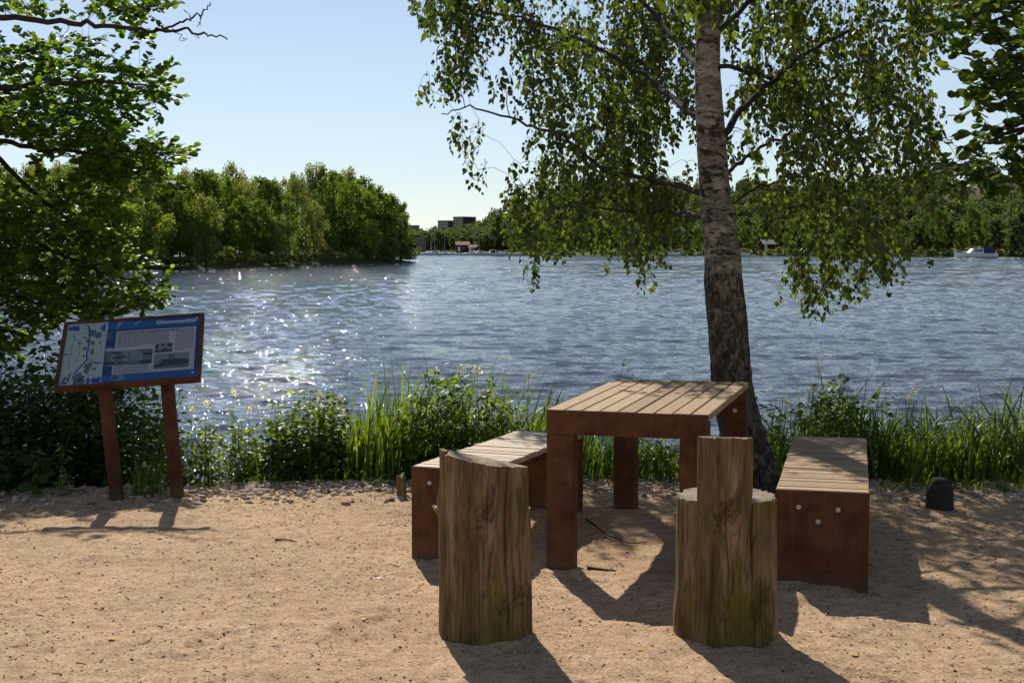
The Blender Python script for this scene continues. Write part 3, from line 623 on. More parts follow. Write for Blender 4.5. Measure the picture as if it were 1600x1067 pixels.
def isl_zone(px, off):
    z = 'behind the alder leaves' if px < 270 else 'beyond the dead branch tip' if px < 420 else 'in the tall middle' if px < 555 else 'near the island tip'
    return z + (', front row' if off < 10 else ', back rows')
def isl_tree(px, off, kind, topy=None, wsc=1.0):
    d = float(island_d(px)) + off; X_ = (px - 800) / FPX * d; zb = WZ + .5 + min(1.2, off * .05)
    ty = (float(np.interp(px, TOPX, TOPY)) if topy is None else topy); ht = CAMZ + (391 - ty) * d / FPX - zb; s = ht / (HT[kind] * .97)
    nm, lb, gp = ISL[kind]; zn = isl_zone(px, off); lb = lb + ' ' + zn; gp = gp + ' ' + zn; far_tree(kind, int(ir.integers(9)), (X_, d, zb), ir.uniform(0, 6.28), (np.clip(s, .75, 1.25) * wsc, s), nm, lb, gp)
px = -880
while px < 628:                                           # back rows make the skyline
    for off in (13, 24, 38):
        k = ir.choice(['round', 'weeping', 'dark', 'slim'], p=[.36, .3, .22, .12]); isl_tree(px + ir.uniform(-12, 12), off * (1 if px < 540 else .35) + ir.uniform(-3, 3), k, float(np.interp(px, TOPX, TOPY)) + ir.uniform(-4, 22))
    px += 34 if px > -100 else 80
px = -860
while px < 634:                                           # front row, lower
    k = ir.choice(['yellow', 'weeping', 'round', 'slim', 'dark'], p=[.38, .24, .14, .14, .10]); isl_tree(px + ir.uniform(-8, 8), ir.uniform(2, 9), k, float(np.interp(px, TOPX, TOPY)) + ir.uniform(25, 75), 1.0)
    px += 27 if px > -100 else 60
for px, ty in ((365, 256), (493, 258), (548, 264)): isl_tree(px, 24, 'weeping', ty)
for px, ty in ((600, 300), (612, 305), (627, 318), (590, 292)): isl_tree(px, 8, 'dark', ty, .8)
px = 150
while px < 645:
    isl_tree(px, ir.uniform(.5, 2.5), 'bush', 412 - ir.uniform(6, 34) - max(0, (520 - px)) * .01); px += ir.uniform(16, 34)
for px, ty in ((612, 372), (628, 378), (640, 386)): isl_tree(px, 1.5, 'bush', ty)
# far shore: front row as things, the wood on the slope as one mass
FS = {'hazy': ('broadleaf_tree', 'rounded dull green tree along the far shore', 'dull green trees on the far shore'), 'hazygreen': ('broadleaf_tree', 'rounded bright green tree along the far shore', 'bright green trees on the far shore'),
      'bush': ('willow_bush', 'low olive bush along the far shore', 'bushes on the far shore'), 'dark': ('broadleaf_tree', 'dense dark tree along the far shore', 'dark trees on the far shore')}
px = 655
while px < 1720:
    k = ir.choice(['hazy', 'hazygreen', 'dark', 'bush'], p=[.34, .36, .2, .1]); off = ir.uniform(5, 26)
    if not (690 < px < 752 and off < 20) and not (1185 < px < 1216):
        d = float(shore_d(px)) + off; loc = far_at(px, d); nm, lb, gp = FS[k]; zn = 'beside the marina' if px < 860 else 'seen through the birch twigs' if px < 1450 else 'behind the cabin cruiser'; lb += ' ' + zn; gp += ' ' + zn; s = ir.uniform(.75, 1.25) * (.7 if px < 770 else 1); far_tree(k, int(ir.integers(9)), loc, ir.uniform(0, 6.28), (s, s * ir.uniform(.9, 1.2)), nm, lb, gp)
    px += ir.uniform(11, 22)
px = 770
while px < 1720:
    d = float(shore_d(px)) + ir.uniform(1.5, 5); far_tree('bush', int(ir.integers(9)), far_at(px, d), ir.uniform(0, 6.28), (ir.uniform(.7, 1.3), ir.uniform(.35, .8)), 'willow_bush', 'low bush at the waterline of the far shore ' + ('seen through the birch twigs' if px < 1450 else 'behind the cabin cruiser'), 'waterline bushes ' + ('behind the birch' if px < 1450 else 'behind the cruiser'))
    px += ir.uniform(9, 26)
FP, FD, FN, FZ, FV = [], [], [], [], []
def wood(n, rng_px, rng_u, mode, cond=None):
    c = 0; tries = 0
    while c < n and tries < n * 20:
        tries += 1; px = ir.uniform(*rng_px); u = ir.uniform(*rng_u); d = float(shore_d(px)) + u * 300; loc = np.array(far_at(px, d)); yy = to_px(loc)[1]
        if cond and not cond(px, yy): continue
        c += 1
        if mode == 'leaf':
            H = ir.uniform(6, 12) * (.85 if 640 < px < 768 else 1); Wd = H * ir.uniform(.3, .45); m = 170; dv = unit(ir.normal(size=(m, 3))); p = loc + np.array([0, 0, H * .55]) + dv * (ir.random((m, 1)) ** .4) * np.array([Wd, Wd, H * .5]); sz = ir.uniform(.9, 1.9, m)
        else:
            H = ir.uniform(5, 9); m = 110; t = ir.random(m); a = ir.uniform(0, 6.28, m); rr_ = (1 - t) * H * .2 * np.sqrt(ir.random(m)); dv = np.stack([np.cos(a), np.sin(a), 0 * a], 1); p = loc + np.stack([rr_ * np.cos(a), rr_ * np.sin(a), H * (.08 + .92 * t)], 1); sz = ir.uniform(.5, .9, m)
        FP.append(p); FD.append(ir.normal(size=(m, 3))); FN.append(dv + ir.normal(0, .5, (m, 3)) + np.array([0, 0, .4])); FZ.append(sz); FV.append(np.clip(ir.random() * .6 + ir.random(m) * .4 * (1 if mode == 'leaf' else .3), 0, 1))
rocky = lambda px, yy: not ((748 < px < 862 and yy < 373 - .16 * (px - 752)) or (px > 1480 and yy < 318)) or ir.random() < .1
wood(1000, (560, 1800), (.08, 1.05), 'leaf', rocky)
wood(150, (640, 770), (.12, 1.0), 'leaf'); wood(70, (740, 900), (.75, 1.08), 'conifer'); wood(50, (1100, 1700), (.8, 1.05), 'conifer'); wood(160, (-400, 640), (.05, .9), 'leaf'); wood(60, (1500, 1800), (.3, .9), 'leaf', lambda a, b: b > 318)
FP, FD, FN, FZ, FV = map(np.concatenate, (FP, FD, FN, FZ, FV)); V, F = leafcloud(FP, FD, FN, FZ, QUAD_T, QUAD_F)
tag(obj('hillside_wood', V, F, MAT['far_blue'], None, False, np.repeat(FV, 4)), 'mixed wood covering the slopes across the river', 'wood', kind='stuff')

# ------------------------------------------------------------------ far buildings and boats
MAT['concrete'] = plain('concrete', (.33, .31, .28), .9, .2, .1, .5); MAT['dark_grey'] = plain('dark_finish', (.06, .05, .055), .8, .2, .15, .5); MAT['hall'] = plain('hall_cladding', (.2, .19, .18), .8, .2, .1, .3)
MAT['red_wood'] = plain('red_boards', (.11, .035, .03), .85, .2, .2, 1); MAT['roof_tile'] = plain('roof_tile', (.26, .17, .12), .85, .2, .2, 1); MAT['white'] = plain('white_paint', (.75, .75, .73), .35, .5, .05, 3); MAT['glass'] = plain('window_glass', (.02, .025, .03), .1, .5, .1, 3)
MAT['blue_canvas'] = plain('blue_canvas', (.03, .06, .16), .8, .2, .2, 5); MAT['red_flag'] = plain('red_flag', (.5, .04, .03), .8, .2, .1, 5); MAT['metal'] = plain('mast_metal', (.42, .42, .42), .4, .5, .1, 3); MAT['wood_dock'] = plain('dock_wood', (.15, .12, .09), .9, .1, .2, 2); MAT['grey_roof'] = plain('grey_roof', (.35, .34, .33), .6, .3, .1, 1)
def block(label, px, py_top, py_base, d, rz, w, dp, rows, cols, rowmask=None):
    top = P(px, py_top, d); zb = P(px, py_base, d)[2]; h = top[2] - zb
    t = thing('apartment_block', label, 'building', (top[0], d, zb), rz)
    MB().box(-w, 0, 0, dp, -8, h - .5, .05).build('wall', MAT['concrete'], t); MB().box(-w - .3, .3, -.3, dp + .3, h - .497, h, .05).build('roof', MAT['dark_grey'], t)
    MB().box(.003, .12, .02, dp, -8, h - .52).build('gable_sheet', MAT['dark_grey'], t)  # darker sheet over the gable end
    fw, fh = w / cols, h / rows
    ref = None
    for r_ in range(rows):
        for c_ in range(cols):
            x = -w + (c_ + .5) * fw; z = h - .5 - (r_ + .55) * fh
            if ref is None:
                wdo = MB().box(-fw * .3, fw * .3, -.06, .05, -fh * .26, fh * .26, .01).build('window', MAT['glass'], t, loc=(x, 0, z)); sil = MB().box(-fw * .38, fw * .38, -.5, -.07, -fh * .45, -fh * .26, .01).build('balcony', MAT['white'], wdo); ref = wdo
            else: c = copy_tree(ref, t); c.location = (x, 0, z)
    return t
block('larger grey apartment block with dark gable on the far hill', 723.5, 338.5, 360, 1400, math.radians(-38), 13.5, 21, 5, 4)
block('smaller grey apartment block behind the trees on the far hill', 700, 344.5, 362, 1430, math.radians(-30), 13, 11, 4, 4)
b = P(646, 352, 1300); t = thing('office_building', 'low blue-grey building just showing beyond the island tip', 'building', (b[0], 1300, b[2] - 7)); MB().box(-6, 5, 0, 12, -8, 6.6, .05).build('wall', MAT['hall'], t); MB().box(-6.3, 5.3, -.3, 12.3, 6.603, 7, .05).build('roof', MAT['grey_roof'], t); MB().box(-5.5, 4.5, -.08, -.003, 3.5, 5).build('window_band', MAT['glass'], t)
d = 600; b = P(668, 395, d); t = thing('boat_hall', 'plain grey boat hall with flat roof at the far marina', 'building', (b[0], d, b[2] - 1.5)); MB().box(-5.2, 4.8, 0, 14, -1, 7.9, .05).build('wall', MAT['hall'], t); MB().box(-5.4, 5, -.2, 14.2, 7.903, 8.2, .04).build('roof', MAT['grey_roof'], t)
MB().box(-.8, .9, -.06, -.003, 1.0, 4.2, .01).build('door', MAT['dark_grey'], t)
def house(name, label, px, py, d, w, h, rh, dp, wall, roof, rz=0):
    b = P(px, py, d); t = thing(name, label, 'building', (b[0], d, b[2]), rz)
    MB().box(-w / 2, w / 2, 0, dp, -2.5, h).build('wall', wall, t)
    MB().add([(-w / 2, 0, h), (w / 2, 0, h), (w / 2, dp, h), (-w / 2, dp, h), (-w / 2, dp / 2, h + rh), (w / 2, dp / 2, h + rh)], [(0, 4, 3), (1, 2, 5), (0, 1, 5, 4), (3, 4, 5, 2), (0, 3, 2, 1)]).build('gable', wall, t)
    e = .35; k = rh / (dp / 2)
    for s in (0, 1):
        y0, y1 = (-e, dp / 2) if not s else (dp + e, dp / 2); z0, z1 = h - e * k, h + rh
        MB().add([(-w / 2 - e, y0, z0 + .02), (w / 2 + e, y0, z0 + .02), (w / 2 + e, y1, z1 + .02), (-w / 2 - e, y1, z1 + .02), (-w / 2 - e, y0, z0 + .2), (w / 2 + e, y0, z0 + .2), (w / 2 + e, y1, z1 + .2), (-w / 2 - e, y1, z1 + .2)], [(0, 1, 2, 3), (7, 6, 5, 4), (0, 4, 5, 1), (1, 5, 6, 2), (2, 6, 7, 3), (3, 7, 4, 0)]).build('roof', roof, t)
    dr = MB().box(-.5, .5, -.07, -.003, .1, 2.1, .01).build('door', MAT['white'], t, loc=(-w * .3, 0, 0))
    for x in (.02, .28): MB().box(-.45, .45, -.07, -.003, 1.0, 2.0, .01).build('window', MAT['glass'], t, loc=(w * x, 0, 0))
    return t
house('boathouse', 'dark red boathouse with pale roof, the larger of two', 723.5, 393.5, 578, 5.6, 2.9, 1.3, 6, MAT['red_wood'], MAT['roof_tile'], math.radians(8))
house('boathouse', 'small red boathouse with open white front beside the larger one', 738, 394, 572, 3.4, 2.0, .9, 4, MAT['red_wood'], MAT['roof_tile'], math.radians(-25))
house('cottage', 'grey-roofed cottage among trees on the far shore', 1202, 391, 507, 4.6, 2.3, 1.5, 5, MAT['red_wood'], MAT['grey_roof'], math.radians(12))
d = 563; b = P(735, 397, d); t = thing('jetty', 'long low dark jetty along the far marina', 'jetty', (b[0], d, WZ)); MB().box(-20, 24, 0, 1.6, .25, .55, .03).build('deck', MAT['wood_dock'], t)
for k in range(9): MB().tube([(-19 + k * 5.2, .8, -1), (-19 + k * 5.2, .8, .25)], .14, 6).build('pile', MAT['wood_dock'], t)
def hull(L, B, H):
    n = 14; V = []; 
    for i in range(n):
        t = i / (n - 1); b_ = B / 2 * (1 - max(0, (t - .45) / .55) ** 2.2) * (.92 + .08 * min(1, t * 4)); sh = H * (1 + .28 * t * t); x = (t - .5) * L + .12 * L * max(0, t - .8)
        V += [(x - .05 * L * max(0, t - .75), 0, -.25), (x, b_ * .72, .05), (x, b_, sh), (x, b_ * .88, sh + .03), (x, 0, sh + .05), (x, -b_ * .88, sh + .03), (x, -b_, sh), (x, -b_ * .72, .05)]
    F = [tuple(q) for q in rodgrid(8, n, True)[:, ::-1]]; F.append(tuple(range(8))); F.append(tuple((n - 1) * 8 + k for k in range(8))[::-1]); return np.array(V), F
def boat(label, loc, rz, L, cabin=True, mast=0, canvas=False, name='motor_boat', group=None, flag=False, cat='boat'):
    t = thing(name, label, cat, loc, rz, group); B, H = L * .3, L * .10 + .12; V, F = hull(L, B, H); obj('hull', V, F, MAT['white'], t, True)
    if cabin:
        h0 = H; MB().add([(-.18 * L, -B * .36, h0), (.2 * L, -B * .33, h0), (.2 * L, B * .33, h0), (-.18 * L, B * .36, h0), (-.16 * L, -B * .3, h0 + .115 * L), (.09 * L, -B * .27, h0 + .115 * L), (.09 * L, B * .27, h0 + .115 * L), (-.16 * L, B * .3, h0 + .115 * L)], [(0, 1, 5, 4), (1, 2, 6, 5), (2, 3, 7, 6), (3, 0, 4, 7), (4, 5, 6, 7)]).build('cabin', MAT['white'], t)
        for s in (-1, 1): MB().box(-.13 * L, .06 * L, -.02, .02, .045 * L, .09 * L, .005).build('window', MAT['glass'], t, loc=(0, s * B * .335, h0))
    if canvas:
        MB().add([(-.42 * L, -B * .4, H), (-.16 * L, -B * .4, H), (-.16 * L, B * .4, H), (-.42 * L, B * .4, H), (-.38 * L, -B * .33, H + .13 * L), (-.16 * L, -B * .33, H + .14 * L), (-.16 * L, B * .33, H + .14 * L), (-.38 * L, B * .33, H + .13 * L)], [(0, 1, 5, 4), (1, 2, 6, 5), (2, 3, 7, 6), (3, 0, 4, 7), (4, 5, 6, 7)]).build('canopy', MAT['blue_canvas'], t)
        r = MB(); r.tube([(.2 * L, -B * .4, H * 1.1), (.2 * L, -B * .4, H + .05 * L), (.46 * L, -B * .16, H * 1.3 + .05 * L), (.46 * L, B * .16, H * 1.3 + .05 * L), (.2 * L, B * .4, H + .05 * L), (.2 * L, B * .4, H * 1.1)], .03, 5); r.build('rail', MAT['metal'], t)
    if mast: MB().tube([(.04 * L, 0, H * .6), (.04 * L, 0, H + mast)], [.09, .05], 6).build('mast', MAT['metal'], t); MB().tube([(.04 * L, 0, H + .9), (-.36 * L, 0, H + .85)], .07, 6).build('boom', MAT['blue_canvas'], t)
    if flag: MB().tube([(-.48 * L, 0, H), (-.54 * L, 0, H + 1.3)], .02, 5).build('flagpole', MAT['metal'], t); MB().box(-.6 * L, -.54 * L, -.01, .01, H + .75, H + 1.25).build('flag', MAT['red_flag'], t)
    return t
q = G(1524, 404, WZ); boat('white cabin cruiser with blue canopy and red flag under way', (q[0], q[1], WZ + .05), math.pi + .12, 10.6, True, 1.6, True, 'cabin_cruiser', None, True)
q = G(1157, 400.5, WZ); boat('small white motor boat showing beside the birch trunk', (q[0], q[1], WZ + .02), .2, 6.5, True)
q = G(1047, 400, WZ); boat('white sailing boat with one mast seen through the birch twigs', (q[0], q[1], WZ + .02), .3, 8, True, 7, False, 'sailing_boat')
br = np.random.default_rng(5)
for px, L, mst, lab in ((672, 8, 10, 's'), (681, 9, 11, 's'), (696, 7, 9.5, 's'), (711, 5.5, 0, 'm'), (719, 6, 0, 'm'), (727, 5, 0, 'm'), (739, 8, 11.5, 's'), (750, 8.5, 11, 's'), (757, 5.5, 0, 'm'), (768, 7, 0, 'c'), (779, 7.5, 0, 'c'), (803, 6, 0, 'm')):
    q = G(px, 398.2, WZ); X_ = (px - 800) / FPX * 558
    lb, nm, gp = {'s': ('white sailing boat moored at the far marina jetty', 'sailing_boat', 'sailing boats at the far marina'), 'm': ('small white open boat moored at the far marina jetty', 'open_boat', 'small boats at the far marina'), 'c': ('white cabin boat with blue canopy moored at the far marina', 'cabin_boat', 'cabin boats at the far marina')}[lab]
    boat(lb, (X_, 558 + br.uniform(-3, 3), WZ + .02), br.uniform(-.4, .4) + (math.pi if br.random() < .5 else 0), L, lab != 'm', mst, lab == 'c', nm, gp)
# foam of the wake
wk = MB(); q = G(1524, 404, WZ)
for k in range(26):
    x = q[0] + RNG.uniform(-6.5, 22) ; y = q[1] + RNG.normal(-1.0, 1.2); a, c_ = RNG.uniform(.4, 1.3), RNG.uniform(.2, .5)
    an_ = np.linspace(0, 2 * np.pi, 9)[:-1]; wk.add([(x + a * math.cos(t) * RNG.uniform(.7, 1.2), y + c_ * math.sin(t) * RNG.uniform(.7, 1.2), WZ + .13) for t in an_] + [(x, y, WZ + .24)], [(i, (i + 1) % 8, 8) for i in range(8)])
tag(wk.build('wake_foam', MAT['white'], None, True), 'white foam of the wake along the cabin cruiser', 'foam', kind='stuff')

# ------------------------------------------------------------------ table
tx, ty, trz, tw, tl, th_ = .742, 6.84, -.288, .75, 1.56, .75
table = thing('picnic_table', 'rust-brown steel table with wooden plank top standing before the birch', 'table', (tx, ty, gz(tx, ty)), trz)
LW, LDp, BM = .128, .085, .112
for s in (-1, 1):
    y0, y1 = (-tl / 2, -tl / 2 + LDp) if s < 0 else (tl / 2 - LDp, tl / 2)
    fr = MB().box(-tw / 2 + .001, tw / 2 - .001, y0, y1, th_ - BM, th_ - .036, .003)
    yl = (y0 - .004, y0 + .001) if s < 0 else (y1 - .001, y1 + .004)
    e = fr.build('end_beam', MAT['corten'], table)
    MB().box(-tw / 2, tw / 2, yl[0], yl[1], th_ - BM - .001, th_ - .001, .001).build('face_plate', MAT['corten'], e)
    for sx in (-1, 1):
        xa, xb = (-tw / 2, -tw / 2 + LW) if sx < 0 else (tw / 2 - LW, tw / 2)
        lg = MB().box(xa, xb, y0 - .003, y1 + .003, -.12, th_ - BM - .0015, .003).build('leg', MAT['corten'], table)
        bo = MB().tube([(0, -.008, 0), (0, 0, 0)], [.013, .015], 6); ys_ = y0 - .003
        bo.build('bolt', MAT['bolt'], lg, loc=((xa + xb) / 2, ys_, .60)) if s > 0 else None
npk = 9; gap = .008; pw = (tw - gap * (npk - 1)) / npk
pm = None
for k in range(npk):
    xc = -tw / 2 + pw / 2 + k * (pw + gap)
    if pm is None: o = MB().box(-pw / 2, pw / 2, -tl / 2 + .003, tl / 2 - .003, -.034, 0, .003).build('plank', MAT['plank_long'], table); pm = o.data
    else: o = link('plank', pm, table)
    o.location = (xc, 0, th_ + RNG.normal(0, .0008)); o.rotation_euler = (0, RNG.normal(0, .004), 0)
# ------------------------------------------------------------------ benches
def bench(label, cx, cy, rz, w, L, h, smat, nsl):
    t = thing('bench', label, 'bench', (cx, cy, gz(cx, cy)), rz, 'steel and wood benches beside the table')
    for s in (-1, 1):
        ya, yb = (-L / 2, -L / 2 + .012) if s < 0 else (L / 2 - .012, L / 2)
        p = MB().box(-w / 2, w / 2, ya, yb, -.16, h - .002, .002).build('end_panel', MAT['corten'], t)
        for sx in (-1, 1):
            xa, xb = (-w / 2 + .001, -w / 2 + .011) if sx < 0 else (w / 2 - .011, w / 2 - .001)
            y2, y3 = (yb + .0005, yb + .07) if s < 0 else (ya - .07, ya - .0005)
            MB().box(xa, xb, y2, y3, -.16, h - .04, .002).build('flange', MAT['corten'], p)
        for (u, v) in ((.25, .075), (.67, .08), (.46, .135)):
            yy = ya if s < 0 else yb
            MB().tube([(0, -.007 * (1 if s < 0 else -1), 0), (0, .001, 0)], [.010, .0125], 6).build('bolt', MAT['bolt'], p, loc=((u - .5) * w, yy, h - v))
    for sx in (-.3, .3): MB().box(sx * w - .02, sx * w + .02, -L / 2 + .014, L / 2 - .014, h - .085, h - .031, .002).build('rail', MAT['corten'], t)
    gp = .007; l0 = L - .028; sw = (l0 - gp * (nsl - 1)) / nsl; sm = None
    for k in range(nsl):
        yc = -l0 / 2 + sw / 2 + k * (sw + gp)
        if sm is None: o = MB().box(-w / 2 + .002, w / 2 - .002, -sw / 2, sw / 2, -.028, 0, .003).build('slat', smat, t); sm = o.data
        else: o = link('slat', sm, t)
        o.location = (RNG.normal(0, .0012), yc, h + RNG.normal(0, .0008)); o.rotation_euler = (RNG.normal(0, .004), 0, RNG.normal(0, .002))
    return t
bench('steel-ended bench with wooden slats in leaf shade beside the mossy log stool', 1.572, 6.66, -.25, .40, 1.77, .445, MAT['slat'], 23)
bench('steel-ended bench with pale sunlit slats behind the weathered log stool', -.04, 6.99, -.38, .39, 1.42, .445, MAT['slat_sunlit'], 19)
# ------------------------------------------------------------------ log stools
def log_stool(label, loc, rz, R, hs, hb, chord, mat, seed, knots, cracks, tilt=0, flare=.06):
    """a log whose front part stands up as the backrest; local -y faces the backrest's outside"""
    t = thing('log_stool', label, 'stool', loc, rz); r_ = np.random.default_rng(seed)
    c = chord * R; half = math.acos(chord); nb, ns = 260, 200
    cracks = list(cracks) + [(r_.uniform(-3.1, 3.1), z0, z0 + r_.uniform(.12, .5), r_.uniform(.003, .009), r_.uniform(.0015, .003)) for z0 in r_.uniform(-.1, hb - .1, 15)]
    knots = list(knots) + [(r_.uniform(-1.3, 1.3), r_.uniform(.1, hb - .1), r_.uniform(.008, .02), r_.uniform(-.006, .006)) for _ in range(7)]
    th0 = -math.pi / 2
    tb = th0 + np.linspace(-half, half, nb); ts = th0 + np.linspace(half, 2 * math.pi - half, ns)
    def rad(a, z):
        ph = (a - th0 + math.pi) % (2 * math.pi)
        w = R * (1 + .02 * np.cos(2 * ph + seed) + .015 * np.cos(3 * ph + 1.3 * seed)) + .010 * fbm(np.cos(a) * 2.2 + 5, np.sin(a) * 2.2 + z * 1.2, 3) + .004 * fbm(np.cos(a) * 9 + 3 * seed, np.sin(a) * 9 + z * 1.6, 3) + .0014 * fbm(np.cos(a) * 26 + seed, np.sin(a) * 26 + z * 1.0, 2)
        w = w + flare * R * np.exp(-np.maximum(z, 0) / .1)
        for (ka, kz, kr, kh) in knots: w = w + kh * np.exp(-(((a - th0 - ka + math.pi) % (2 * math.pi) - math.pi) * R / kr) ** 2 - ((z - kz) / (kr * 1.25)) ** 2)
        for (ca, z0, z1, dp, wd) in cracks:
            da = ((a - th0 - ca - .05 * np.sin(z * 9 + ca) + math.pi) % (2 * math.pi) - math.pi) * R
            w = w - dp * np.exp(-(da / wd) ** 2) * sstep(z0 - .05, z0 + .05, z) * (1 - sstep(z1 - .05, z1 + .05, z))
        return w
    def topz(a): return hb + tilt * (-np.cos(a)) + .005 * fbm(np.cos(a) * 7 + seed, np.sin(a) * 7, 2) - .02 * np.maximum(0, fbm(a * 5 + seed * 3, a * 0 + 2., 3) - .22) - .03 * np.exp(-((a - th0 + 1.02) / .018) ** 2) * (seed == 3) + .012 * (a - th0 < -1.0) * (seed == 3)
    def seatz(a, q): return hs + .006 * fbm(np.cos(a) * q * 5 + seed, np.sin(a) * q * 5 + 3, 3) - .012 * (q > .97) * (fbm(a * 4, a * 0 + seed, 3) > .1)
    # backrest side, from the ground to the top
    zr = np.linspace(-.12, 1, 90); A, U = np.meshgrid(tb, np.linspace(0, 1, 90)); Zb = -.12 + U * (topz(A) + .12); Rb = rad(A, Zb)
    Vb = np.stack([Rb * np.cos(A), Rb * np.sin(A), Zb], -1)
    A2, U2 = np.meshgrid(ts, np.linspace(0, 1, 70)); Zs = -.12 + U2 * (seatz(A2, 1.0) + .12); Rs_ = rad(A2, Zs); Vs = np.stack([Rs_ * np.cos(A2), Rs_ * np.sin(A2), Zs], -1)
    V = np.concatenate([Vb.reshape(-1, 3), Vs.reshape(-1, 3)]); F = np.concatenate([rodgrid(nb, 90), rodgrid(ns, 70) + nb * 90])
    obj('log_body', V, F, mat, t, True)
    # inner face of the backrest: cut across the chord
    el, er = Vb[:, 0], Vb[:, -1]; m = 40; W_ = np.linspace(0, 1, m)
    wl = np.stack([np.stack([np.interp(np.linspace(hs - .02, topz(tb[0]), 30), el[:, 2], el[:, k]) for k in range(3)], -1)])[0]; wr_ = np.stack([np.interp(np.linspace(hs - .02, topz(tb[-1]), 30), er[:, 2], er[:, k]) for k in range(3)], -1)
    top_edge = np.interp(W_, [0, 1], [wl[-1][2], wr_[-1][2]])
    Vi = wl[:, None] * (1 - W_)[None, :, None] + wr_[:, None] * W_[None, :, None]; Vi[1:-1, 1:-1, 1] += .004 * fbm(np.arange(30)[1:-1, None] * .1 + 0 * W_[None, 1:-1], W_[None, 1:-1] * 9 + np.zeros((28, 1)), 3)
    obj('backrest_face', Vi, rodgrid(m, 30)[:, ::-1], mat, t, True)
    # top of the backrest and the seat, as grids
    ka = np.linspace(0, 1, nb); inner = wl[-1][None] * (1 - ka)[:, None] + wr_[-1][None] * ka[:, None]; w7 = np.linspace(0, 1, 8)
    Vt = Vb[-1][None] * (1 - w7)[:, None, None] + inner[None] * w7[:, None, None]; Vt[1:-1, :, 2] += .005 * fbm(Vt[1:-1, :, 0] * 40, Vt[1:-1, :, 1] * 40, 3)
    obj('backrest_top', Vt, rodgrid(nb, 8)[:, ::-1], MAT['end_grain'], t, False)
    ks = np.linspace(0, 1, ns); innr = (er[60] * 0 + np.array([wr_[0][0], wr_[0][1], hs]))[None] * (1 - ks)[:, None] + np.array([wl[0][0], wl[0][1], hs])[None] * ks[:, None]; w12 = np.linspace(0, 1, 16)
    Vq = Vs[-1][None] * (1 - w12)[:, None, None] + innr[None] * w12[:, None, None]; Vq[1:, :, 2] = hs + .006 * fbm(Vq[1:, :, 0] * 18 + seed, Vq[1:, :, 1] * 18, 3)
    obj('seat', Vq, rodgrid(ns, 16), MAT['end_grain'], t, False)
    return t
q = G(757, 984); log_stool('weathered log stool with tall split backrest and a branch stub on its side', (q[0], q[1], gz(q[0], q[1])), -.06, .172, .50, .695, .28, MAT['log_a'], 3,
    [(-1.5, .525, .03, .05), (-.25, .58, .03, -.007), (.5, .2, .05, .004)], [(-1.02, .30, .9, .02, .004), (-.86, -.2, .45, .008, .005), (.62, .05, .9, .016, .005), (.2, .45, .9, .007, .003), (1.05, -.2, .6, .01, .004), (-.45, -.2, .35, .006, .003)], .03, .02)
q = G(1132, 984); log_stool('mossy log stool with narrow upright backrest slab and wide round seat', (q[0], q[1], gz(q[0], q[1])), -.17, .189, .555, .802, .835, MAT['log_b'], 8,
    [(-.15, .42, .014, -.006), (-.2, .12, .02, .006), (-1.3, .1, .06, .01)], [(.62, -.2, .56, .02, .004), (-1.0, .4, .7, .03, .004), (.9, .1, .56, .008, .004), (-.5, -.2, .3, .006, .003), (.1, .5, .9, .004, .003)], .0, .05)
# ------------------------------------------------------------------ small weathered posts at the bank
def stub(label, px, py, w, h, seed, broken, mt='bark_dark'):
    q = G(px, py); r_ = np.random.default_rng(seed); n = 28; A, U = np.meshgrid(np.linspace(0, 2 * np.pi, n, endpoint=False), np.linspace(0, 1, 14)); R = w / 2 * (1 + .1 * fbm(A * 1.6, U * 2 + seed, 3) + .05 * np.cos(5 * A)) * (1.1 - .15 * U)
    Zt = h * (1 + (.35 if broken else .03) * fbm(A * 2 + seed, A * 0, 2)); Zz = -.12 + U * (Zt + .12); rd = 1 - (0 if broken else .3) * sstep(.8, 1, U)
    V = np.stack([R * rd * np.cos(A), R * rd * np.sin(A), Zz], -1).reshape(-1, 3); F = [tuple(x) for x in rodgrid(n, 14, True)]; V = np.r_[V, [(0, 0, h * (.8 if broken else 1.0))]]; k = 13 * n
    F += [(k + i, k + (i + 1) % n, len(V) - 1) for i in range(n)]
    t = obj('wooden_stump', V, F, MAT[mt], None, True, loc=(q[0], q[1], gz(q[0], q[1]))); tag(t, label, 'stump')
stub('short dark wooden stump at the stony edge in front of the reeds', 1468, 790, .15, .165, 4, False)
stub('thin broken stump at the bank beside the sunlit bench', 627, 774, .06, .12, 5, True, 'log_a')
# ------------------------------------------------------------------ information board
MAT['p_blue'] = plain('print_blue', (.012, .085, .235), .4, .4, .05, 4); MAT['p_navy'] = plain('print_navy', (.01, .03, .13), .4, .4, .05, 4); MAT['p_map'] = plain('print_map', (.3, .4, .36), .4, .4, .05, 6); MAT['p_white'] = plain('print_paper', (.36, .355, .38), .4, .4, .05, 4)
MAT['p_grey'] = plain('print_grey', (.085, .115, .12), .4, .4, .15, 30); MAT['p_river'] = plain('print_river', (.02, .05, .3), .4, .4, .05, 4); MAT['p_text'] = plain('print_text', (.09, .09, .1), .5, .3, .05, 4); MAT['p_red'] = plain('print_red', (.5, .02, .1), .5, .3, .05, 4); MAT['p_dark'] = plain('print_dark', (.03, .05, .05), .5, .3, .1, 20); MAT['p_sky'] = plain('print_photo_sky', (.16, .18, .21), .5, .3, .1, 20); MAT['p_title'] = plain('print_title', (.5, .53, .57), .5, .3, .05, 4); MAT['p_pale'] = plain('print_pale', (.16, .21, .25), .6, .3, .12, 30)
MAT['sign_wood'] = m_corten('sign_wood', .62)
sg = thing('information_board', 'tilted information board with map and text on two leaning rust-brown posts', 'information board', (-2.18, 7.93, gz(-2.18, 7.93)))
so = np.array(sg.location); W2, H2 = .842 / 2, .572 / 2; tl_, yw, rl = math.radians(40), .034, .10
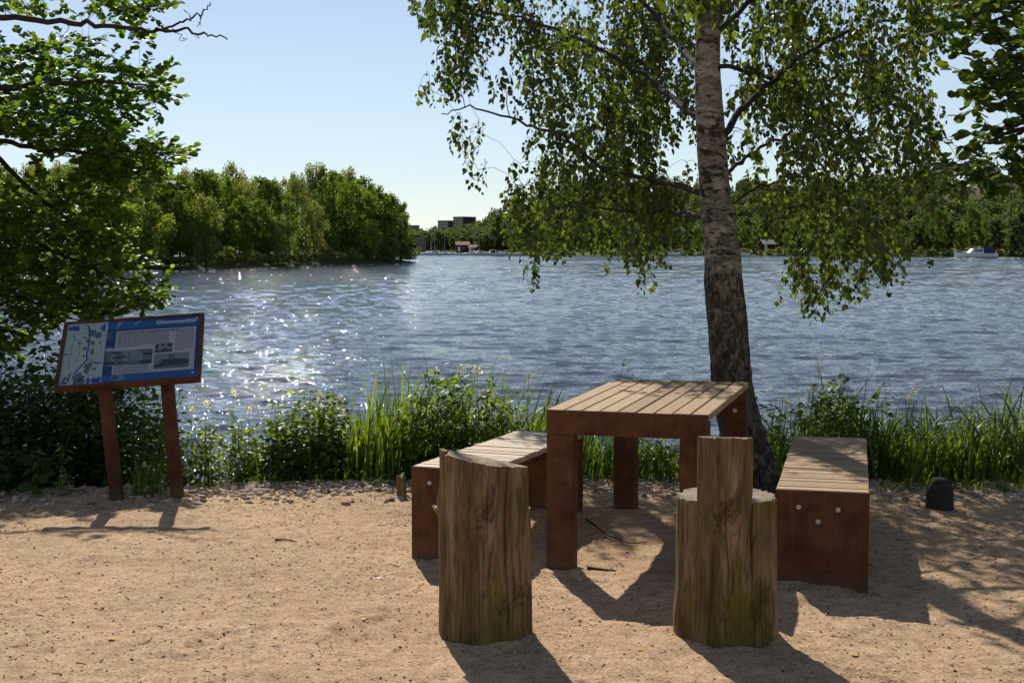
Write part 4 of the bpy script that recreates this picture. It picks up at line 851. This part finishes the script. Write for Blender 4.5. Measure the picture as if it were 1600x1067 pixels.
Mx = Matrix.Translation(Vector((-2.287, 8.05, .868)) - Vector(so)) @ Matrix.Rotation(yw, 4, 'Z') @ Matrix.Rotation(tl_, 4, 'X') @ Matrix.Rotation(rl, 4, 'Z')
bo = MB().box(-W2 + .005, W2 - .005, -H2 + .005, H2 - .005, -.024, -.002, .002).build('panel_back', MAT['sign_wood'], sg, xf=Mx)
fwd = .023
for x0, x1, y0, y1 in ((-W2, -W2 + fwd, -H2, H2), (W2 - fwd, W2, -H2, H2), (-W2 + fwd + .0005, W2 - fwd - .0005, -H2, -H2 + fwd), (-W2 + fwd + .0005, W2 - fwd - .0005, H2 - fwd * .7, H2)):
    MB().box(x0, x1, y0, y1, -.03, .012, .003).build('frame_bar', MAT['sign_wood'], sg, xf=Mx)
pan = MB().box(-W2 + fwd, W2 - fwd, -H2 + fwd, H2 - fwd * .7, -.0015, .001).build('print_panel', MAT['p_navy'], sg, xf=Mx)
# print area in its own units: u 0..1 from left to right, v 0..1 from bottom to top
ux0, ux1, vy0, vy1 = -W2 + fwd, W2 - fwd, -H2 + fwd, H2 - fwd * .7
def uv(u, v): return (ux0 + u * (ux1 - ux0), vy0 + v * (vy1 - vy0))
def sheet(name, polys, mat, z, smooth=False):
    mb = MB()
    for pl in polys: mb.add([(*uv(u, v), z) for u, v in pl], [tuple(range(len(pl)))])
    o = mb.build(name, mat, pan, xf=Mx)
    if len(polys) > 1: o['kind'] = 'stuff'
    return o
def rc(u0, v0, u1, v1): return [(u0, v0), (u1, v0), (u1, v1), (u0, v1)]
sheet('print_band', [rc(.305, .85, 1, 1)], MAT['p_blue'], .0018); sheet('print_band', [rc(.305, 0, 1, .125)], MAT['p_blue'], .0018)
mp = sheet('map_print', [rc(0, 0, .305, 1)], MAT['p_map'], .0018)
pr = np.random.default_rng(21)
def blob(u, v, a, b_, n=11, w=.35): return [(u + a * math.cos(t) * (1 + w * pr.normal() * .6), v + b_ * math.sin(t) * (1 + w * pr.normal() * .6)) for t in np.linspace(0, 2 * np.pi, n, endpoint=False)]
def ribbon(pts, w): 
    pts = np.array(pts, float); o = []
    for i in range(len(pts) - 1):
        d = pts[i + 1] - pts[i]; nn = np.array([-d[1], d[0]]) / (np.linalg.norm(d) + 1e-9) * w; o.append([tuple(pts[i] - nn), tuple(pts[i + 1] - nn + d * .08), tuple(pts[i + 1] + nn + d * .08), tuple(pts[i] + nn)])
    return o
g_ = [blob(*a) for a in ((.19, .84, .035, .05), (.24, .78, .03, .05), (.27, .9, .02, .05), (.17, .7, .02, .025), (.205, .66, .02, .04), (.11, .67, .018, .02), (.145, .76, .02, .02), (.15, .58, .015, .03), (.21, .52, .014, .06), (.155, .45, .012, .02), (.2, .3, .03, .06), (.19, .22, .02, .05), (.135, .12, .04, .08), (.16, .06, .03, .05), (.04, .1, .02, .04), (.03, .05, .02, .03), (.24, .24, .02, .02), (.26, .66, .01, .02), (.06, .8, .006, .01), (.09, .55, .006, .01), (.25, .47, .006, .01), (.05, .62, .005, .01))]
sheet('map_towns', g_, MAT['p_grey'], .0023)
w_ = [blob(.035, .93, .03, .04), blob(.075, .92, .02, .05), blob(.02, .5, .014, .014), blob(.25, .06, .022, .045), blob(.285, .06, .02, .05), blob(.21, .06, .012, .05), blob(.115, .03, .012, .03), blob(.265, .33, .03, .014), blob(.28, .9, .008, .07), blob(.272, .55, .003, .03)]
w_ += ribbon([(.125, .98), (.16, .94), (.175, .86), (.178, .7), (.178, .55), (.172, .48), (.182, .4), (.155, .32), (.12, .24), (.105, .19), (.07, .19), (.065, .1), (.05, .03)], .0055) + ribbon([(.182, .4), (.22, .37), (.26, .33)], .004)
sheet('map_water', w_, MAT['p_river'], .0028); sheet('map_marker', [blob(.168, .715, .007, .012, 12, 0)], MAT['p_red'], .0033)
rd = [];
for k in range(16): u, v = pr.uniform(.02, .24), pr.uniform(.1, .92); rd += ribbon([(u, v), (u + pr.uniform(.03, .06), v)], .0016)
rd += ribbon([(.06, .88), (.058, .6), (.05, .3)], .0014) + ribbon([(.05, .8), (.1, .7), (.12, .5), (.1, .36)], .001)
sheet('map_lettering', rd, MAT['p_text'], .0033)
sheet('paper_print', [rc(.375, .125, .975, .825)], MAT['p_white'], .0023); sheet('paper_strip', [rc(.315, .505, .374, .545)], MAT['p_white'], .0023)
def photo(name, u0, v0, u1, v1, bg, shapes):
    p = sheet(name, [rc(u0, v0, u1, v1)], bg, .0028)
    for m_, sh in shapes: sheet(name + '_image', [[(u0 + a * (u1 - u0), v0 + b_ * (v1 - v0)) for a, b_ in pl] for pl in sh], m_, .0033 if m_ is not MAT['p_dark'] else .0036)
photo('photo_print', .315, .26, .66, .5, MAT['p_grey'], [(MAT['p_dark'], [rc(.0, .1, .2, .3), rc(.15, .5, .45, .62), rc(.75, .0, 1, .25), rc(.3, .1, .5, .22), rc(.12, .8, .3, .9), rc(.8, .6, 1, .75)]), (MAT['p_pale'], [[(.1, .0), (.2, 0), (.22, .85), (.12, .9)], [(.38, 0), (.5, 0), (.48, 1), (.36, 1)], [(.55, .35), (.6, .3), (.75, .9), (.5, .95)], blob(.75, .45, .08, .25)])])
photo('photo_print', .675, .43, .805, .575, MAT['p_sky'], [(MAT['p_dark'], [[(0, 0), (1, 0), (1, .35), (.8, .2), (.6, .4), (.3, .15), (0, .4)], blob(.85, .75, .15, .2), blob(.12, .65, .1, .2), blob(.45, .8, .12, .1)])])
photo('photo_print', .675, .165, .935, .405, MAT['p_sky'], [(MAT['p_grey'], [[(0, 0), (1, 0), (1, .3), (0, .3)]]), (MAT['p_dark'], [[(.0, .2), (.14, .3), (.25, .62), (.42, .6), (.6, .6), (.75, .58), (1, .5), (1, .25), (.1, .12)], rc(.44, .5, .475, .92), rc(.53, .5, .565, .92)])])
tx_ = []
for k in range(13):
    v = .755 - k * .0165; u1_ = .775 if k < 12 else .55; u = .388
    while u < u1_: w = pr.uniform(.015, .045); tx_.append(rc(u, v, min(u + w, u1_), v + .007)); u += w + .006
for k in range(17):
    v = .80 - k * .0215; u = .825
    while u < .955: w = pr.uniform(.012, .03); tx_.append(rc(u, v, min(u + w, .957), v + .008)); u += w + .005
for k in range(8):
    v = .238 - k * .0145; u = .39
    while u < .64: w = pr.uniform(.012, .035); tx_.append(rc(u, v, min(u + w, .645), v + .006)); u += w + .005
sheet('body_text', tx_, MAT['p_text'], .0028); sheet('caption_text', [rc(.312, .81 - .02 * k, .36 - .01 * (k % 3), .818 - .02 * k) for k in range(7)], MAT['p_pale'], .0023)
fade = [[(.375, .86), (.425, 1 - .01), (.385, .98), (.37, .93)], [(.5, .9), (.56, .99), (.53, .98), (.5, .94)], blob(.93, .93, .04, .04), blob(.42, .08, .05, .05), [(.40, .01), (.44, .1), (.36, .1)], blob(.335, .54, .03, .03)]
sheet('pale_patches', fade, MAT['p_pale'], .0022)  # paler smears laid over the print
def lettering(name, text, size, u, v, mat, bold=0.0):
    cu = bpy.data.curves.new(name, 'FONT'); cu.body = text; cu.size = size; cu.offset = bold; tmp = bpy.data.objects.new('tmp', cu); COL.objects.link(tmp)
    dg = bpy.context.evaluated_depsgraph_get(); me = bpy.data.meshes.new_from_object(tmp.evaluated_get(dg)); bpy.data.objects.remove(tmp); x, y = uv(u, v)
    me.transform(Mx @ Matrix.Translation((x, y, .0038))); me.materials.clear(); me.materials.append(mat); return link(name, me, pan)
lettering('title_lettering', 'Glommastien', .045, .668, .9, MAT['p_title'], .0012)
lettering('heading_lettering', 'Fredriksstad Dampsag/Mathisbruket', .0245, .388, .775, MAT['p_dark'], .0004)
for u, v in ((.03, .96), (.975, .955), (.968, .065), (.05, .07)):
    x, y = uv(u, v); s_ = MB().tube([(x, y, .001), (x, y, .009)], [.007, .0055], 8); s_.build('screw', MAT['bolt'], sg, xf=Mx)
pm_ = []
for (bx, by, tx0, ty0) in ((183, 784, 163.5, 606), (277, 780, 261.5, 598)):
    b0 = G(bx, by); b0 = P(bx, by - 3.5, b0[1] + .09); b0[2] = 0; t0 = P(tx0, ty0, b0[1] + .02); dirv = unit(t0 - b0); top = b0 + dirv * (np.linalg.norm(t0 - b0) + .06); bot = b0 - dirv * .2
    w = .036; zx = Vector(dirv); xx = Vector((1, 0, 0)); xx = (xx - zx * xx.dot(zx)).normalized(); yy = zx.cross(xx)
    M_ = Matrix((xx, yy, zx)).transposed().to_4x4(); M_.translation = Vector(bot - so); Lp = float(np.linalg.norm(top - bot))
    MB().box(-w, w, -w * .8, w * .8, 0, Lp, .004).build('post', MAT['sign_wood'], sg, xf=M_)
# ------------------------------------------------------------------ stones along the edge, pebbles, twigs
sr = np.random.default_rng(31); SM = []
ico = [(0, 0, 1), (.89, 0, .45), (.28, .85, .45), (-.72, .53, .45), (-.72, -.53, .45), (.28, -.85, .45), (.72, .53, -.45), (-.28, .85, -.45), (-.89, 0, -.45), (-.28, -.85, -.45), (.72, -.53, -.45), (0, 0, -1)]
icf = [(0, 1, 2), (0, 2, 3), (0, 3, 4), (0, 4, 5), (0, 5, 1), (1, 6, 2), (2, 7, 3), (3, 8, 4), (4, 9, 5), (5, 10, 1), (6, 7, 2), (7, 8, 3), (8, 9, 4), (9, 10, 5), (10, 6, 1), (11, 7, 6), (11, 8, 7), (11, 9, 8), (11, 10, 9), (11, 6, 10)]
for k in range(8): SM.append(mesh_raw('stone', np.array(ico) * np.array([1, sr.uniform(.45, .85), sr.uniform(.2, .42)]) * sr.uniform(.6, 1.25, (12, 1)), icf, False, None, (MAT['stone'],)))
cand = []
for _ in range(5200):
    px = sr.uniform(-30, 1630); x = (px - 800) / FPX * 8.3; e = float(shore_y(np.array(x))) - .75; y = e + sr.normal(-.14, .24); sz = .008 + .032 * sr.random() ** 3.5
    if px < 250 and sr.random() < .5: continue
    if math.hypot(x - bb[0], y - bb[1]) < .3: continue
    cand.append((sz / y, px, x, y, sz))
cand.sort(reverse=True)
for i, (_, px, x, y, sz) in enumerate(cand[:290]):
    o = link('stone', SM[i % 8], ground); o.location = (x, y, gz(x, y) + sz * .18); o.scale = (sz,) * 3; o.rotation_euler = (sr.normal(0, .25), sr.normal(0, .25), sr.uniform(0, 6.28))
PV, PF, PVar = [], [], []; n0 = 0
def pebble(x, y, sz, flat, v):
    global n0
    q = np.array(ico) * sz * np.array([1, sr.uniform(.6, 1), flat]) * sr.uniform(.8, 1.2, (12, 1)); a = sr.uniform(0, 6.28); ca, sa = math.cos(a), math.sin(a)
    q = np.stack([q[:, 0] * ca - q[:, 1] * sa + x, q[:, 0] * sa + q[:, 1] * ca + y, q[:, 2] + gz_(x, y) + sz * .15], 1); PV.append(q); PF.append(np.array(icf) + n0); PVar.append(np.full(12, v)); n0 += 12
gz_ = gz
for (_, px, x, y, sz) in cand[290:]: pebble(x, y, sz, .5, sr.uniform(.2, .95))
for _ in range(2500):
    x, y = sr.uniform(-4.2, 4.8), 4.3 + 4.4 * sr.random() ** 1.1; pebble(x, y, .0022 + .008 * sr.random() ** 5, .6, sr.random() ** .8)
CV, CF, CVar = [], [], []
oc = np.array([(1, 0, 0), (0, 1, 0), (-1, 0, 0), (0, -1, 0), (0, 0, 1), (0, 0, -1)], float); of = np.array([(0, 1, 4), (1, 2, 4), (2, 3, 4), (3, 0, 4)])
nc = 52000; cx = sr.uniform(-4.3, 4.9, nc); cy = 4.25 + 4.3 * sr.random(nc) ** 1.25; dn = fbm(cx * 1.3, cy * 1.3, 4) + .3 * fbm(cx * 7, cy * 7, 2); kp = dn > sr.uniform(-.75, .35, nc); cx, cy = cx[kp], cy[kp]; nc = len(cx)
cz = np.array([gz(a_, b_) for a_, b_ in zip(cx, cy)]); cs = .0018 + .0068 * sr.random(nc) ** 3
V = oc[None] * (cs[:, None] * sr.uniform(.6, 1.35, (nc, 6)))[:, :, None]; V[:, :, 2] *= .75; ra = sr.uniform(0, 6.28, nc); ca, sa = np.cos(ra)[:, None], np.sin(ra)[:, None]; V = np.stack([V[:, :, 0] * ca - V[:, :, 1] * sa, V[:, :, 0] * sa + V[:, :, 1] * ca, V[:, :, 2]], -1) + np.stack([cx, cy, cz + cs * .2], -1)[:, None]
tag(obj('sand_crumbs', V.reshape(-1, 3), (of[None] + (np.arange(nc) * 6)[:, None, None]).reshape(-1, 3), MAT['crumb'], None, False, np.repeat(sr.random(nc), 6)), 'gritty crumbs of sand and soil strewn over the clearing', 'grit', kind='stuff')
lm = MB()
for _ in range(420):
    a_, b_ = sr.uniform(-4.2, 4.6), 4.3 + 4.2 * sr.random() ** 1.2
    if fbm(np.array(a_ * 1.1), np.array(b_ * 1.1), 3) < -.05: continue
    an2 = sr.uniform(0, 3.14); L_ = sr.uniform(.008, .035); lm.tube([(a_ + L_ * t * math.cos(an2 + .5 * t), b_ + L_ * t * math.sin(an2 + .5 * t), gz(a_ + L_ * t * math.cos(an2), b_ + L_ * t * math.sin(an2)) + .002) for t in (-1, 0, 1)], sr.uniform(.0008, .0017), 3, False)
tag(lm.build('plant_litter', MAT['bark_dark']), 'bits of dry stalk and rootlets strewn over the sand', 'litter', kind='stuff')
tag(obj('loose_pebbles', np.concatenate(PV), np.concatenate(PF), MAT['pebble'], None, False, np.concatenate(PVar)), 'scattered small pebbles and crumbs on the sand', 'pebbles', kind='stuff')
def twig(label, pts, r, group=None):
    t = MB(); q = np.array([(x, y, gz(x, y) + r * .9 + z) for x, y, z in pts]); o0 = q[0].copy(); t.tube(q - o0, np.linspace(r, r * .4, len(q)), 6); tag(t.build('fallen_twig', MAT['bark_dark'], None, True, loc=tuple(o0)), label, 'twig', group)
def gp(px, py, z=0): q = G(px, py); return (q[0], q[1], z)
twig('long thin curved twig lying on the sand under the table', [gp(915, 815), gp(930, 826, .012), gp(950, 838, .012), gp(985, 845, .004), gp(1010, 843)], .005)
twig('short thick piece of bark on the sand before the table leg', [gp(918, 880), gp(935, 882, .004), gp(962, 884)], .009)
twig('thin dry twig on the open sand left of the weathered log stool', [gp(430, 842), gp(445, 843, .003), gp(463, 845)], .005)
lr = np.random.default_rng(8)
for k, (px, py, c) in enumerate(((175, 999, 'yellow'), (995, 1010, 'yellow'), (250, 841, 'white'), (593, 900, 'white'), (1330, 1017, 'yellow'))):
    q = G(px, py); me = mesh_raw('fallen_leaf', ALDER_T * .03, ALDER_F, False, None, (plain('leaf_' + str(k), (.55, .36, .1) if c == 'yellow' else (.6, .54, .48), .8, .2, .15, 60),)); o = link('fallen_leaf', me, None, (q[0], q[1], gz(q[0], q[1]) + .007), (.12, .1, lr.uniform(0, 6)))
    tag(o, {'yellow': 'curled yellow fallen leaf on the sand', 'white': 'bleached pale fallen leaf on the sand'}[c], 'leaf', c + ' fallen leaves on the sand')
# ------------------------------------------------------------------ plants along the bank
vr = np.random.default_rng(77)
def blades(n, xr, yr_, hr, mat, name, parent, base, lean=.12, width=.011, top=None):
    V, F, Va = [], [], []; k = 0; m = 6
    for i in range(n):
        x, y = vr.uniform(*xr), vr.uniform(*yr_); z = max(WZ - .1, gz(x, y)) - .02; h = vr.uniform(*hr)
        if top is not None: h = max(.15, top(x, y) - z + .16) * vr.uniform(.5, 1.1)
        a = vr.uniform(0, 6.28); ln = h * abs(vr.normal(lean, lean * .9)); dx, dy = math.cos(a) * ln + .10 * h, math.sin(a) * ln; w = width * vr.uniform(.6, 1.3); ca = vr.uniform(0, 3.14); droop = vr.uniform(.0, .5) * h
        wx, wy = math.cos(ca) * w, math.sin(ca) * w; u = np.linspace(0, 1, m); cx = x + dx * u ** 2; cy = y + dy * u ** 2; cz = z + h * u - droop * u ** 4; ww = (1 - u ** 2.2) * .5 + .02
        L_ = np.stack([cx - wx * ww, cy - wy * ww, cz], 1); R_ = np.stack([cx + wx * ww, cy + wy * ww, cz], 1); V.append(np.stack([L_, R_], 1).reshape(-1, 3)); F.append(rodgrid(2, m) + k); k += 2 * m; Va.append(np.full(2 * m, vr.random()))
    o = obj(name, np.concatenate(V) - base, np.concatenate(F), mat, parent, True, np.concatenate(Va)); o['kind'] = 'stuff'; return o
def herb(n, xr, yr_, top, lmat, parent, base, lsize, perm, T=BIRCH_T, F=BIRCH_F, spread=.16, hmin=.25):
    mb = MB(); LP, LD, LN2, LS2 = [], [], [], []
    for i in range(n):
        x, y = vr.uniform(*xr), vr.uniform(*yr_); z = max(WZ - .1, gz(x, y)) - .02; h = max(hmin, (top(x, y) - z) * vr.uniform(.5, 1.12)); a = vr.uniform(0, 6.28); ln = h * abs(vr.normal(0, .16)); u = np.linspace(0, 1, 6)
        q = np.stack([x + math.cos(a) * ln * u ** 1.5 + .04 * h * u, y + math.sin(a) * ln * u ** 1.5, z + h * u], 1); mb.tube(q, np.linspace(.004, .0015, 6), 3, False); nl = max(6, int(h * perm))
        for j in range(nl):
            t = .12 + .88 * (j + vr.random()) / nl; k = min(4, int(t * 5)); p = q[k] + (q[k + 1] - q[k]) * (t * 5 - k); b_ = vr.uniform(0, 6.28); out = np.array([math.cos(b_), math.sin(b_), vr.uniform(-.2, .5)]); r_ = spread * (1.15 - .7 * t) * vr.random()
            LP.append(p + out * r_); LD.append(out + np.array([0, 0, -.35]) + vr.normal(0, .3, 3)); LN2.append(np.array([0, 0, 1.]) + vr.normal(0, .45, 3)); LS2.append(lsize * vr.uniform(.55, 1.25))
    mb.V = [np.concatenate(mb.V) - base]; mb.build('stems', MAT['stem'], parent, False); LP, LD, LN2, LS2 = map(np.array, (LP, LD, LN2, LS2))
    return foliage('foliage', LP, LD, LN2, LS2, T, F, lmat, parent, None, base)
def topper(px, py, Y):                                     # height of a pixel row at a depth, as a function of place
    xs_, zs_ = zip(*[(P(a, b_, Y)[0], P(a, b_, Y)[2]) for a, b_ in zip(px, py)]); return lambda x, y: float(np.interp(x, xs_, zs_)) + (y - Y) * .03
def xr_(a, b_, Y): return (P(a, 700, Y)[0], P(b_, 700, Y)[0])
def plumes(specs, parent, base):
    for px, py, Y, s in specs:
        p = P(px, py, Y); n = 70; off = vr.normal(size=(n, 3)) * np.array([.02, .02, .026]) * s; zb = max(WZ, gz(p[0], p[1])); st = MB(); st.tube(np.array([(p[0] - .03, p[1], zb), (p[0] - .01, p[1], (zb + p[2]) / 2), tuple(p)]) - base, [.003, .0025, .0012], 4, False)
        h = foliage('flower_head', p + off, vr.normal(size=(n, 3)), vr.normal(size=(n, 3)), np.full(n, .011) * vr.uniform(.6, 1.3, n), QUAD_T, QUAD_F, MAT['flower'], parent, None, base); st.build('flower_stalk', MAT['stem'], h)
def patch(name, label, cat, px, Y): 
    x = P(px, 700, Y)[0]; b0 = np.array([x, Y, max(WZ, gz(x, Y))]); return thing(name, label, cat, tuple(b0)), b0
# dark bush on the left
t, b0 = patch('leafy_bush', 'big dark leafy bush with creamy flower heads behind the information board', 'bush', 100, 9.0)
herb(190, xr_(-160, 235, 9), (8.55, 9.7), topper([-200, 0, 60, 140, 200, 250], [560, 580, 590, 592, 600, 640], 9), MAT['dark_leaf'], t, b0, .058, 92, BIRCH_T, BIRCH_F, .2)
plumes([(22, 592, 9, 1.6), (75, 612, 9, 1.2), (40, 640, 8.9, 1.2), (148, 634, 8.8, 1.0), (150, 668, 8.7, 1.0), (215, 618, 8.9, 1.5), (222, 606, 8.9, 1.2), (182, 640, 8.8, 1), (110, 672, 8.7, .8)], t, b0)
t, b0 = patch('leafy_bush', 'mixed green herbs and stalks right behind the right-hand board post', 'bush', 320, 8.8)
herb(60, xr_(215, 420, 8.8), (8.45, 9.0), topper([215, 260, 300, 360, 420], [610, 650, 655, 665, 650], 8.8), MAT['herb_leaf'], t, b0, .042, 100)
blades(45, xr_(270, 420, 8.8), (8.4, 9.0), (.2, .55), MAT['reed'], 'grass_blades', t, b0, .2, .008)
plumes([(365, 612, 8.9, .5), (390, 640, 8.9, .45), (300, 640, 8.8, .4), (322, 630, 8.9, .5)], t, b0)
t, b0 = patch('iris_clump', 'clump of upright yellow-green sword leaves beside the round leafy shrub', 'plant', 392, 8.8); blades(40, xr_(375, 425, 8.8), (8.6, 8.9), (.32, .52), MAT['reed'], 'sword_leaves', t, b0, .06, .02)
t, b0 = patch('leafy_shrub', 'round leafy green shrub beside the gap with open water', 'shrub', 480, 8.9)
herb(85, xr_(425, 530, 8.9), (8.55, 9.25), topper([420, 450, 490, 520, 545], [690, 640, 622, 628, 680], 8.9), MAT['herb_leaf'], t, b0, .045, 110)
plumes([(500, 618, 8.9, .5), (530, 622, 8.9, .4)], t, b0)
t, b0 = patch('reed_clump', 'tall reed clump next to the gap with open water', 'reeds', 590, 8.9); blades(420, xr_(548, 650, 8.9), (8.55, 9.4), (.55, .95), MAT['reed'], 'reed_blades', t, b0, .14, .017, topper([540, 560, 600, 650], [650, 625, 600, 596], 8.9))
t, b0 = patch('meadowsweet', 'leafy meadowsweet with yellow-cream heads behind the sunlit bench', 'plant', 710, 8.9)
herb(62, xr_(640, 800, 8.9), (8.6, 9.3), topper([630, 660, 720, 780, 830], [620, 602, 590, 605, 640], 8.9), MAT['herb_leaf'], t, b0, .045, 95)
blades(420, xr_(640, 830, 8.9), (8.7, 9.5), (.5, .95), MAT['reed'], 'reed_blades', t, b0, .2, .017, topper([630, 700, 760, 830], [600, 585, 595, 620], 8.9))
plumes([(722, 580, 8.9, 1.1), (746, 578, 8.9, .8), (683, 584, 9, .7), (742, 655, 8.7, .7), (717, 668, 8.7, .6), (762, 612, 8.8, .6), (826, 588, 9, .5)], t, b0)
t, b0 = patch('reed_clump', 'reed clump rising behind the near corner of the table', 'reeds', 860, 9); blades(240, xr_(820, 915, 9), (8.7, 9.6), (.5, .9), MAT['reed'], 'reed_blades', t, b0, .2, .017, topper([820, 860, 915], [615, 618, 625], 9))
herb(10, xr_(930, 1000, 9), (8.8, 9.2), topper([930, 1000], [585, 590], 9), MAT['herb_leaf'], t, b0, .045, 34)
t, b0 = patch('grass_clump', 'bright grass clump seen between the table legs', 'grass', 990, 8.7); blades(600, xr_(895, 1080, 8.7), (8.45, 9.2), (.3, .6), MAT['reed'], 'grass_blades', t, b0, .22, .009, topper([890, 950, 1000, 1040, 1080], [672, 668, 690, 705, 720], 8.7))
herb(30, xr_(1000, 1110, 8.7), (8.5, 9.0), topper([1000, 1050, 1110], [700, 705, 700], 8.7), MAT['herb_leaf'], t, b0, .045, 50)
t, b0 = patch('meadowsweet', 'tall meadowsweet with cream plumes at the far end of the shaded bench', 'plant', 1280, 8.9)
herb(64, xr_(1205, 1345, 8.9), (8.6, 9.3), topper([1200, 1240, 1290, 1340, 1380], [660, 618, 600, 620, 660], 8.9), MAT['herb_leaf'], t, b0, .045, 85)
blades(260, xr_(1200, 1400, 8.9), (8.6, 9.4), (.5, .95), MAT['reed'], 'reed_blades', t, b0, .24, .017, topper([1200, 1260, 1340, 1400], [660, 620, 590, 640], 8.9))
plumes([(1270, 608, 8.9, .9), (1279, 578, 8.9, .7), (1317, 592, 8.9, 1.0), (1228, 628, 8.9, 1.0), (1428, 612, 8.9, .9), (1420, 622, 8.9, .6)], t, b0)
t, b0 = patch('reed_clump', 'leaning reed clump between the shaded bench and the short dark stump', 'reeds', 1440, 8.8); blades(430, xr_(1365, 1500, 8.8), (8.45, 9.3), (.45, .9), MAT['reed'], 'reed_blades', t, b0, .38, .019, topper([1360, 1400, 1450, 1500], [650, 648, 640, 655], 8.8))
t, b0 = patch('reed_clump', 'dense reed clump beyond the short dark stump', 'reeds', 1560, 8.8); blades(560, xr_(1495, 1720, 8.8), (8.45, 9.3), (.5, .95), MAT['reed'], 'reed_blades', t, b0, .36, .019, topper([1490, 1540, 1590, 1720], [650, 625, 618, 610], 8.8))
t, b0 = patch('grass_tuft', 'loose grass tuft with pale seed heads between the board posts', 'grass', 228, 8.0); blades(110, xr_(205, 252, 8.0), (7.9, 8.15), (.12, .36), MAT['reed'], 'grass_blades', t, b0, .35, .005)
plumes([(232, 765, 8, .4), (200, 758, 8.0, .35), (225, 725, 8.05, .3)], t, b0)
t, b0 = patch('tall_weed', 'single tall pale green weed standing before the dark bush', 'plant', 92, 8.0); herb(1, (P(94, 780, 8)[0], P(96, 780, 8)[0]), (7.98, 8.02), lambda x, y: .40, MAT['herb_leaf'], t, b0, .055, 70, LANCE_T, LANCE_F, .05, .32)
herb(2, xr_(85, 105, 8.0), (7.98, 8.05), lambda x, y: .2, MAT['herb_leaf'], t, b0, .04, 60, LANCE_T, LANCE_F, .05, .12)
t, b0 = patch('low_weed', 'low broad-leaved weed with a whitish flower head below the dark bush', 'plant', 30, 8.1); herb(14, xr_(-10, 60, 8.1), (8.0, 8.3), lambda x, y: .22, MAT['dark_leaf'], t, b0, .07, 60, ALDER_T, ALDER_F, .08, .1); plumes([(100, 745, 8.2, 1.2), (96, 758, 8.2, 1.0)], t, b0)
E0 = lambda x: float(shore_y(np.array(x))) - .75
gt = []
V_ = None
tb0 = np.array([2.2, 8.3, 0.]); t = thing('short_grass', 'short green grass along the stony bank edge', 'grass', tuple(tb0)); t['kind'] = 'stuff'
for a, b_, n, hr in ((1375, 1640, 620, (.05, .15)), (1080, 1220, 130, (.05, .14)), (560, 660, 90, (.05, .16)), (300, 550, 200, (.05, .14)), (905, 1070, 130, (.05, .13)), (1540, 1640, 260, (.04, .1))):
    blades(n, xr_(a, b_, 8.4), (8.15, 8.6) if a > 1300 else (8.3, 8.6), hr, MAT['reed'], 'grass_blades', t, tb0, .45, .006)
